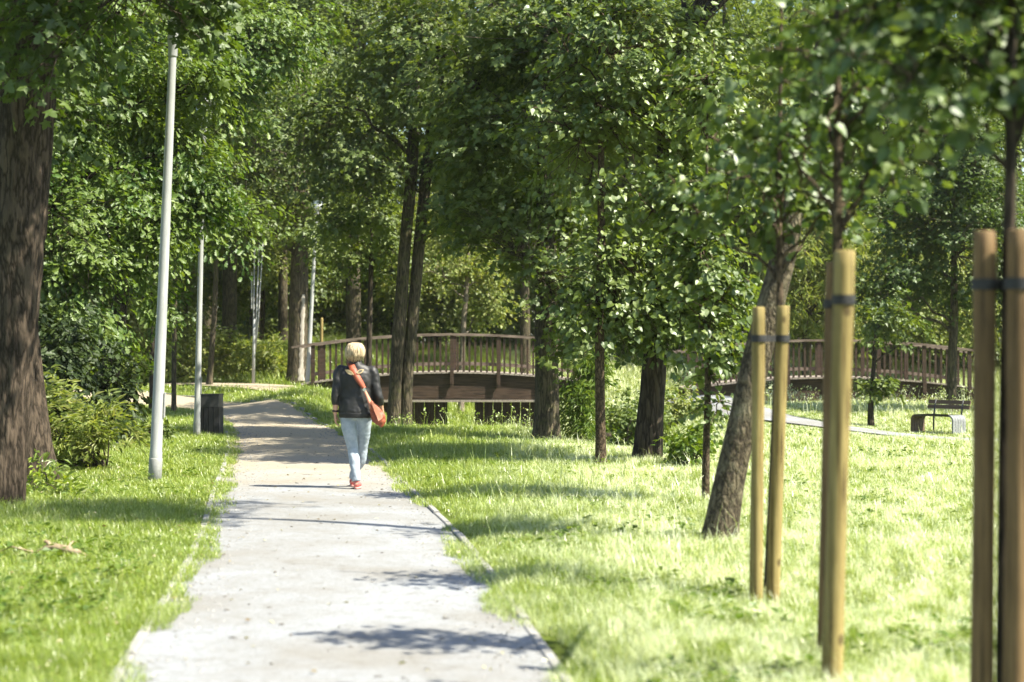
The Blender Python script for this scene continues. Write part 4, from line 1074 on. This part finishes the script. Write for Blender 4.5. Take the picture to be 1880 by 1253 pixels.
mb.obj('backrest', M['bench_wood'], r_, smooth=False)
for s in (-.3, .42):
    mb = MB(); mb.tube([(s, .24, .0), (s, .25, .35), (s, .33, .72)], [.02, .02, .018], 8); mb.obj('back_support', M['bin_steel'], r_)

# ------------------------------------------------------------------ fallen branch and log
Y = 14.3; x0 = px(95, Y)
mb = MB(); rs = np.random.RandomState(6)
pts = [(-.30, -.02, .03), (-.12, 0, .05), (-.02, .02, .085), (.1, .0, .07), (.2, -.03, .05), (.3, -.04, .02)]
p, r = resample(pts, [.006, .013, .028, .03, .027, .01], .012)
mb.tube(p, r, 18, ridge=.006, rseed=3, rfreq=60)
limb(mb, (-.02, .02, .1), (-.06, .02, .135), .02, .012, rs); limb(mb, (.12, 0, .075), (.16, .05, .13), .012, .004, rs); limb(mb, (-.12, 0, .05), (-.42, .05, .045), .009, .004, rs)
tag(mb.obj('fallen_branch', M['twig'], loc=(x0, Y, 0)), 'broken pale dead branch lying in the left grass', 'branch')
Y = 38; x0 = px(1050, Y); z0 = float(H(x0, Y))
mb = MB(); p, r = resample([(-.6, 0, .0), (0, .1, .08), (.5, .2, .16), (.8, .3, .2)], [.1, .1, .09, .07], .05); mb.tube(p, r, 18, ridge=.01)
tag(mb.obj('fallen_log', M['bark_dark'], loc=(x0, Y, z0)), 'dark fallen log in the hollow between the stout maple and the slender linden', 'log')

# ------------------------------------------------------------------ the walker
def baked(mb, name, voxel, mat, parent, smooth=6, disp=None):
    o = mb.obj(name, None)
    m = o.modifiers.new('r', 'REMESH'); m.mode = 'VOXEL'; m.voxel_size = voxel; m.use_smooth_shade = True
    s = o.modifiers.new('s', 'SMOOTH'); s.iterations = smooth; s.factor = .5
    if disp:
        tx = bpy.data.textures.new(name + '_folds', 'CLOUDS'); tx.noise_scale = disp[0]; tx.noise_depth = 1
        d = o.modifiers.new('d', 'DISPLACE'); d.texture = tx; d.strength = disp[1]; d.mid_level = .5; d.texture_coords = 'LOCAL'
    dg = bpy.context.evaluated_depsgraph_get(); dg.update()
    me = bpy.data.meshes.new_from_object(o.evaluated_get(dg))
    old = o.data; o.modifiers.clear(); o.data = me; bpy.data.meshes.remove(old); me.name = name
    me.materials.clear(); me.materials.append(mat)
    me.polygons.foreach_set('use_smooth', np.ones(len(me.polygons), bool))
    o.parent = parent
    return o
def dense(pts, rad, asp=None, n=8):
    q = np.c_[np.asarray(pts, float), np.asarray(rad, float), np.ones(len(pts)) if asp is None else np.asarray(asp, float)]
    q = catmull(q, n); return q[:, :3], q[:, 3], q[:, 4]
def limb_tube(mb, pts, rad, asp=None, ref=(0, 1, 0), sides=18):
    p, r, a = dense(pts, rad, asp); mb.tube(p, r, sides, aspect=a, ref=ref)
def ball(mb, c, r):
    rx, ry, rz = r; n = 13; th = np.linspace(.02, math.pi - .02, n)
    v, f = [], []
    s = 18
    for t_ in th:
        for j in range(s):
            a = 2 * math.pi * j / s; v.append((c[0] + rx * math.sin(t_) * math.cos(a), c[1] + ry * math.sin(t_) * math.sin(a), c[2] + rz * math.cos(t_)))
    for i in range(n - 1):
        for j in range(s): f.append((i * s + j, (i + 1) * s + j, (i + 1) * s + (j + 1) % s, i * s + (j + 1) % s))
    f += [tuple(range(s)), tuple((n - 1) * s + j for j in range(s))[::-1]]
    mb.add(v, f)

M['skin'] = flat_mat('skin', (.50, .27, .17), (.58, .33, .22), 12, .5, bump=.05)
M['jacket'] = flat_mat('black_satin_jacket', (.007, .007, .007), (.014, .0135, .013), 9, .55, bump=.25, spec=.5)
M['jeans'] = flat_mat('washed_pale_jeans', (.27, .32, .36), (.36, .41, .45), 16, .85, bump=.2, spec=.15)
M['hair'] = flat_mat('blonde_hair', (.14, .09, .04), (.52, .42, .27), 40, .5, mapping=(2.2, 2.2, .2), bump=.5, lo=.34, hi=.56)
M['shoe'] = flat_mat('coral_shoe', (.50, .11, .10), (.6, .17, .15), 20, .7, bump=.1)
M['sole'] = flat_mat('shoe_sole', (.45, .2, .18), (.55, .3, .27), 10, .8, bump=0)
M['bag'] = flat_mat('rust_orange_leather', (.22, .048, .022), (.31, .085, .042), 10, .55, bump=.3)
M['bag_lit'] = flat_mat('lit_orange_leather', (.42, .16, .09), (.52, .25, .165), 10, .6, bump=.3)  # lit copy of the bag leather: sunlight put into its colour
M['steel'] = flat_mat('bright_steel', (.5, .5, .5), (.65, .65, .65), 10, .25, bump=0, metal=1.0)
M['gold'] = flat_mat('gold_thread', (.55, .40, .2), (.72, .56, .32), 40, .5, bump=.2)
M['grey_thread'] = flat_mat('grey_thread', (.09, .085, .07), (.16, .15, .12), 40, .6, bump=.2)
M['band'] = flat_mat('dark_wrist_band', (.02, .012, .012), (.05, .025, .025), 20, .4, bump=0)
M['eye'] = flat_mat('eye', (.6, .6, .58), (.7, .7, .68), 10, .2, bump=0)
M['lip'] = flat_mat('lips', (.42, .15, .13), (.48, .18, .15), 10, .45, bump=0)

WY = 21.0; WX = px(652, WY)
W = empty('person', (WX, WY, .022), 'blonde person walking away in black jacket and pale jeans with an orange shoulder bag', 'person')
SH_L, EL_L, WR_L = (-.175, 0, 1.335), (-.215, -.035, 1.05), (-.226, .0, .845)
SH_R, EL_R, WR_R = (.195, 0, 1.325), (.262, -.03, 1.05), (.30, .08, .855)
LEG_L = ([(-.088, 0, .90), (-.082, -.005, .80), (-.062, 0, .64), (-.03, .015, .46), (-.005, -.035, .31), (.016, -.075, .15), (.022, -.085, .07)], [.085, .086, .078, .056, .052, .036, .034])
LEG_R = ([(.098, 0, .90), (.098, .01, .80), (.088, .08, .64), (.07, .16, .46), (.05, .2, .31), (-.022, .255, .18), (-.045, .275, .10)], [.085, .086, .078, .056, .05, .036, .034])
mb = MB()
limb_tube(mb, [(.0, 0, .84), (.005, 0, .95), (.008, 0, 1.05), (.008, 0, 1.2), (.01, .0, 1.31), (.01, 0, 1.37)], [.155, .15, .13, .15, .155, .10], [.66, .64, .66, .62, .55, .6], sides=24)
limb_tube(mb, [(.005, .0, 1.33), (.003, .012, 1.42), (0, .02, 1.48)], [.058, .05, .05])
ball(mb, (0, .015, 1.56), (.073, .093, .092)); ball(mb, (0, .045, 1.50), (.052, .062, .062))
ball(mb, (0, .108, 1.53), (.012, .018, .02)); ball(mb, (-.074, .01, 1.535), (.01, .02, .03)); ball(mb, (.074, .01, 1.535), (.01, .02, .03))
for S_, E_, Wr in ((SH_L, EL_L, WR_L), (SH_R, EL_R, WR_R)):
    m1 = tuple((a + b) / 2 for a, b in zip(S_, E_)); m2 = tuple(a * .65 + b * .35 for a, b in zip(E_, Wr))
    limb_tube(mb, [(S_[0] * .55, 0, S_[2] - .01), S_, m1, E_, m2, Wr], [.05, .05, .043, .037, .036, .025])
def hand(Wr, d, side, palm_n):
    """relaxed hand hanging from the wrist: palm plus five bent fingers"""
    Wr = np.array(Wr); d = nrm(np.array(d, float)); n_ = np.array(palm_n, float); n_ = nrm(n_ - d * (n_ @ d)); w = np.cross(d, n_)
    pts = [Wr - d * .01, Wr + d * .03, Wr + d * .065, Wr + d * .092]
    p, r, a = dense(pts, [.023, .033, .038, .036], [.8, .5, .42, .36]); mb.tube(p, r, 16, aspect=a, ref=tuple(n_))
    for i, (off, ln) in enumerate(((-.028, .062), (-.0095, .073), (.0095, .069), (.027, .055))):
        b = Wr + d * .085 + w * off * side
        c1 = b + d * ln * .45 + n_ * ln * .10; c2 = c1 + d * ln * .28 + n_ * ln * .22; c3 = c2 + d * ln * .12 + n_ * ln * .25
        q, rr, _ = dense([b - d * .01, b, c1, c2, c3], [.0085, .0088, .008, .0072, .006], n=4); mb.tube(q, rr, 10)
    b = Wr + d * .028 - w * .03 * side
    q, rr, _ = dense([b, b + d * .025 - w * .016 * side + n_ * .012, b + d * .05 - w * .018 * side + n_ * .024, b + d * .07 - w * .012 * side + n_ * .03], [.012, .0105, .0092, .007], n=4); mb.tube(q, rr, 10)
hand(WR_L, (.06, .1, -1), 1, (1, 0, 0)); hand(WR_R, (.0, .25, -1), -1, (-1, 0, 0))
for P_, R_ in (LEG_L, LEG_R): limb_tube(mb, P_, [q * .86 for q in R_])
for hx, hy, dz in ((.022, -.10, 0), (-.048, .26, .0)):
    limb_tube(mb, [(hx, hy - .015, .04 + dz), (hx, hy + .06, .045 + dz), (hx, hy + .13, .03 + dz), (hx, hy + .18, .022 + dz)], [.03, .034, .036, .02], [.9, .9, .6, .6], ref=(0, 0, 1))
baked(mb, 'body', .006, M['skin'], W, 3)
# face (turned away from the camera)
for s in (-1, 1):
    mb = MB(); ball(mb, (s * .03, .093, 1.552), (.012, .012, .008)); mb.obj('eye', M['eye'], W)
mb = MB(); ball(mb, (0, .103, 1.488), (.022, .008, .008)); mb.obj('lips', M['lip'], W)
# hair: a short blonde bob built of overlapping locks
mb = MB(); rs = np.random.RandomState(8)
ball(mb, (.0, -.005, 1.56), (.082, .092, .086))
for i in range(260):
    a = rs.uniform(-.25, math.pi + .25) + math.pi       # round the back and the sides
    ca, sa = math.cos(a), math.sin(a)
    ln = 1.418 + .06 * rs.uniform() + .018 * abs(ca)
    top = np.array([.03 * ca, .03 * sa - .005, 1.648]); q1 = np.array([.078 * ca, .085 * sa - .008, 1.622 + rs.uniform(-.006, .006)])
    q2 = np.array([(.096 + rs.uniform(-.012, .014)) * ca, (.103 + rs.uniform(-.012, .012)) * sa - .01, 1.565]); q3 = np.array([(.093 + rs.uniform(-.014, .014)) * ca, (.1 + rs.uniform(-.01, .008)) * sa - .01, 1.50 + rs.uniform(-.01, .01)]); q4 = np.array([(.066 + rs.uniform(-.014, .012)) * ca, (.066 + rs.uniform(-.01, .012)) * sa - .008, ln])
    limb_tube(mb, [top, q1, q2, q3, q4], list(np.array([.004, .007, .0075, .007, .0015]) * rs.uniform(.6, 1.25)), sides=6)
mb.obj('hair', M['hair'], W)
# jacket
mb = MB()
limb_tube(mb, [(.016, 0, .825), (.016, 0, .85), (.015, 0, .90), (.012, 0, 1.0), (.01, -.004, 1.12), (.01, -.008, 1.22), (.01, -.008, 1.30), (.008, -.004, 1.355), (.005, .0, 1.395), (.003, .004, 1.425)],
          [.194, .202, .204, .194, .185, .187, .19, .163, .09, .066], [.70, .70, .70, .68, .66, .65, .6, .56, .8, .95], sides=32)
for S_, E_, Wr, cut in ((SH_L, EL_L, WR_L, .52), (SH_R, EL_R, WR_R, .55)):
    m1 = tuple((a + b) / 2 for a, b in zip(S_, E_)); m2 = tuple(a * (1 - cut) + b * cut for a, b in zip(E_, Wr)); m15 = tuple(a * (1 - cut * .6) + b * cut * .6 for a, b in zip(E_, Wr))
    limb_tube(mb, [(S_[0] * .6, 0, S_[2] - .015), (S_[0], 0, S_[2] - .012), m1, E_, m15, m2], [.062, .066, .06, .053, .05, .04])
jk = baked(mb, 'jacket', .009, M['jacket'], W, 4, (.085, .022))
mb = MB()                                               # ribbed hem and collar
limb_tube(mb, [(.016, 0, .80), (.016, 0, .815), (.016, 0, .845), (.016, 0, .86)], [.192, .2, .204, .2], [.71] * 4, sides=40); mb.obj('hem_band', M['jacket'], jk)
mb = MB(); limb_tube(mb, [(.004, .003, 1.40), (.003, .006, 1.425), (.002, .01, 1.455)], [.082, .073, .066], [.95] * 3, sides=28); mb.obj('collar', M['jacket'], jk)
def back_y(x_, z_):
    a = .19 if z_ > 1.2 else .186
    return -(a * .66 + .002) * math.sqrt(max(0, 1 - ((x_ - .01) / (a + .004)) ** 2)) - .012
for s, tip, mid, fill in ((-1, -.105, -.0, M['gold']), (1, .11, .02, M['grey_thread'])):     # the two almond shapes embroidered on the back
    xa, za = tip, 1.345; xb_, zb_ = (.0, 1.285) if s < 0 else (.028, 1.305)
    def ring(scale, off, th_=.004):
        v = []
        for i in range(28):
            u = i / 28 * 2 * math.pi
            l_ = math.cos(u); wv = math.sin(u) * (1 - l_ * l_) ** .5 * .021 * scale
            cx_, cz_ = (xa + xb_) / 2 + (xb_ - xa) / 2 * l_ * scale, (za + zb_) / 2 + (zb_ - za) / 2 * l_ * scale
            dx, dz = -(zb_ - za), (xb_ - xa); L = math.hypot(dx, dz)
            X_, Z_ = cx_ + dx / L * wv, cz_ + dz / L * wv
            v.append((X_, back_y(X_, Z_) - off, Z_))
        return v
    a_, b_ = ring(1.0, .008), ring(.7, .008)
    mb = MB(); mb.add(a_ + b_ + [(x_, y_ + .02, z_) for x_, y_, z_ in a_], [(i, (i + 1) % 28, 28 + (i + 1) % 28, 28 + i) for i in range(28)] + [(56 + i, 56 + (i + 1) % 28, (i + 1) % 28, i) for i in range(28)])
    mb.obj('emblem_outline', M['gold'], jk, smooth=False)
    mb = MB(); c_ = ring(.68, .006); mb.add(c_, [tuple(range(28))]); mb.obj('emblem_fill', M['gold'] if s < 0 else M['grey_thread'], jk, smooth=False)
# jeans
mb = MB()
limb_tube(mb, [(.012, .0, .95), (.012, 0, .90), (.01, -.006, .83), (.008, -.006, .775)], [.146, .157, .162, .146], [.66, .67, .67, .6], sides=28)
for P_, R_ in (LEG_L, LEG_R):
    limb_tube(mb, P_[:-1] + [(P_[-1][0], P_[-1][1], .085)], [q + a for q, a in zip(R_, (.003, .004, .004, .006, .009, .014, .017))], sides=22)
jn = baked(mb, 'jeans', .008, M['jeans'], W, 4, (.05, .01))
# shoes
for (hx, hy, pitch) in ((.024, -.115, 0), (-.05, .245, 0)):
    mb = MB(); limb_tube(mb, [(hx, hy, .058), (hx, hy + .03, .055), (hx, hy + .1, .05), (hx + .002, hy + .17, .038), (hx + .002, hy + .225, .032), (hx + .002, hy + .245, .03)], [.032, .04, .041, .045, .036, .015], [1.0, 1.05, .9, .62, .6, .6], ref=(0, 0, 1))
    sh = mb.obj('shoe', M['shoe'], W)
    mb = MB(); v = []
    for zz in (.0, .018):
        for t_ in np.linspace(0, 2 * math.pi, 24, endpoint=False):
            v.append((hx + .043 * math.cos(t_) * (1 + .12 * math.sin(t_)), hy + .115 + .14 * math.sin(t_), zz))
    mb.add(v, [tuple(range(24))[::-1], tuple(range(24, 48))] + [(i, (i + 1) % 24, 24 + (i + 1) % 24, 24 + i) for i in range(24)]); mb.obj('sole', M['sole'], sh)
mb = MB(); w0 = np.array(WR_L) + np.array([0, 0, .03]); mb.tube([w0 + [0, 0, -.012], w0 + [0, 0, -.004], w0 + [0, 0, .012], w0 + [0, 0, .014]], [.033, .036, .035, .03], 20); mb.obj('wrist_band', M['band'], W)
# the bag, slung over the left shoulder
B0 = np.array((WX + .25, WY - .1, .75))
bag = empty('shoulder_bag', tuple(B0), 'rust orange leather bag slung across the back to the right hip', 'bag')
o2 = np.array((WX, WY, .022)) - B0
mb = MB()
def ribbon(pts, wid, th_=.006):
    q = catmull(np.asarray(pts, float), 10); T_ = nrm(np.gradient(q, axis=0))
    N_ = np.array([(x_ * .8, -.5 if y_ < .03 else .5, .25 if z_ < 1.35 else .8) for x_, y_, z_ in q]); N_ = nrm(N_ - T_ * np.sum(N_ * T_, 1, keepdims=True)); B_ = np.cross(T_, N_)
    v, f = [], []
    w_ = np.interp(np.linspace(0, 1, len(q)), np.linspace(0, 1, len(wid)), wid)
    for p_, n_, b_, ww in zip(q, N_, B_, w_):
        v += [p_ - b_ * ww / 2, p_ + b_ * ww / 2, p_ + b_ * ww / 2 + n_ * th_, p_ - b_ * ww / 2 + n_ * th_]
    for i in range(len(q) - 1):
        for j in range(4): f.append((i * 4 + j, i * 4 + (j + 1) % 4, i * 4 + 4 + (j + 1) % 4, i * 4 + 4 + j))
    f += [(0, 1, 2, 3), tuple(len(v) - 4 + q_ for q_ in (3, 2, 1, 0))]
    mb.add(np.array(v) + o2, f)
ribbon([(-.055, .02, 1.425), (-.045, -.055, 1.41), (-.015, -.112, 1.35), (.03, -.142, 1.27), (.08, -.148, 1.19), (.115, -.148, 1.135)], [.055, .07, .078, .075, .066, .045])
mb.obj('strap', M['bag'], bag)
mb = MB()
ribbon([(.12, -.148, 1.105), (.15, -.148, 1.04), (.18, -.148, .97), (.2, -.14, .92)], [.03, .036, .05, .07], .01)
ribbon([(-.055, .02, 1.425), (.0, .12, 1.36), (.1, .14, 1.2), (.2, .1, 1.05), (.25, -.03, .93)], [.05, .05, .05, .05, .05]); mb.obj('strap', M['bag_lit'], bag)
mb = MB(); mb.box(np.array((.118, -.157, 1.12)) + o2, (.035, .012, .035), Matrix.Rotation(R(35), 4, 'Y')); mb.obj('buckle', M['steel'], bag, smooth=False)
mb = MB()
limb_tube(mb, [np.array(q) + o2 for q in ((.185, -.14, .985), (.215, -.132, .92), (.25, -.122, .85), (.275, -.115, .79), (.27, -.112, .74), (.262, -.112, .725))], [.025, .044, .068, .082, .072, .04], [.75, .62, .55, .5, .5, .4], ref=(0, 1, 0), sides=24)
baked(mb, 'pouch', .007, M['bag'], bag, 3, (.06, .02))
mb = MB()                                               # the folded flap towards the hand, in the painted sunlit tone
fl = [(.19, -.19, 1.0), (.225, -.188, .97), (.285, -.172, .88), (.325, -.155, .82), (.318, -.16, .795), (.275, -.175, .765), (.262, -.178, .81), (.23, -.184, .88)]
v = [np.array(q) + o2 for q in fl] + [np.array((x_, y_ + .02, z_)) + o2 for x_, y_, z_ in fl]
mb.add(v, [tuple(range(8)), tuple(range(8, 16))[::-1]] + [(i, 8 + i, 8 + (i + 1) % 8, (i + 1) % 8) for i in range(8)])
mb.obj('flap', M['bag_lit'], bag, smooth=False)

# ------------------------------------------------------------------ light, sky, camera
AZ, EL = R(112), R(52)                                   # from +Y clockwise: the sun stands to the right and a little behind the camera
ts = Vector((math.sin(AZ) * math.cos(EL), math.cos(AZ) * math.cos(EL), math.sin(EL)))
sun = bpy.data.lights.new('sun', 'SUN'); sun.energy = 5.0; sun.angle = R(.53); sun.color = (1, .935, .79)
so = bpy.data.objects.new('sun', sun); COL.objects.link(so); so.location = ts * 60; so.rotation_euler = ts.to_track_quat('Z', 'Y').to_euler()
w = bpy.data.worlds.new('World'); SC.world = w; w.use_nodes = True
nt = w.node_tree; nt.nodes.clear()
sk = nt.nodes.new('ShaderNodeTexSky'); sk.sky_type = 'NISHITA'; sk.sun_disc = False; sk.sun_elevation = EL; sk.sun_rotation = AZ
bg = nt.nodes.new('ShaderNodeBackground'); bg.inputs[1].default_value = .088
ow = nt.nodes.new('ShaderNodeOutputWorld'); nt.links.new(sk.outputs[0], bg.inputs[0]); nt.links.new(bg.outputs[0], ow.inputs[0])

hz = MB(); hz.box((0, 100, 14.0), (640, 640, 33.0))
ht = NT('thin_air'); ht.t.links.clear()
pv = ht.n('ShaderNodeVolumePrincipled'); pv.inputs['Color'].default_value = (.93, .95, .9, 1); pv.inputs['Density'].default_value = .00016; pv.inputs['Anisotropy'].default_value = .2
ht.l(pv.outputs[0], ht.out.inputs['Volume'])
tag(hz.obj('haze', ht.m, smooth=False), kind='stuff')
cy_ = SC.cycles; cy_.volume_bounces = 1

cam = bpy.data.cameras.new('camera'); co = bpy.data.objects.new('camera', cam); COL.objects.link(co)
cam.sensor_width = 36; cam.lens = 36 * F / 1880; cam.clip_end = 1000; cam.clip_start = .1
cam.shift_y = (CY - 626.5) / 1880
co.location = (0, 0, EYE); co.rotation_euler = (R(90), 0, 0)
cam.dof.use_dof = True; cam.dof.focus_distance = 27; cam.dof.aperture_fstop = 2.0
SC.camera = co
SC.view_settings.view_transform = 'Standard'; SC.view_settings.look = 'None'; SC.view_settings.gamma = 1; SC.view_settings.exposure = 1.65
SC.view_settings.use_curve_mapping = False
cy = SC.cycles
cy.max_bounces = 7; cy.diffuse_bounces = 4; cy.glossy_bounces = 2; cy.transmission_bounces = 4; cy.transparent_max_bounces = 4
cy.caustics_reflective = False; cy.caustics_refractive = False
cy.use_denoising = True; cy.use_adaptive_sampling = True; cy.adaptive_threshold = .015
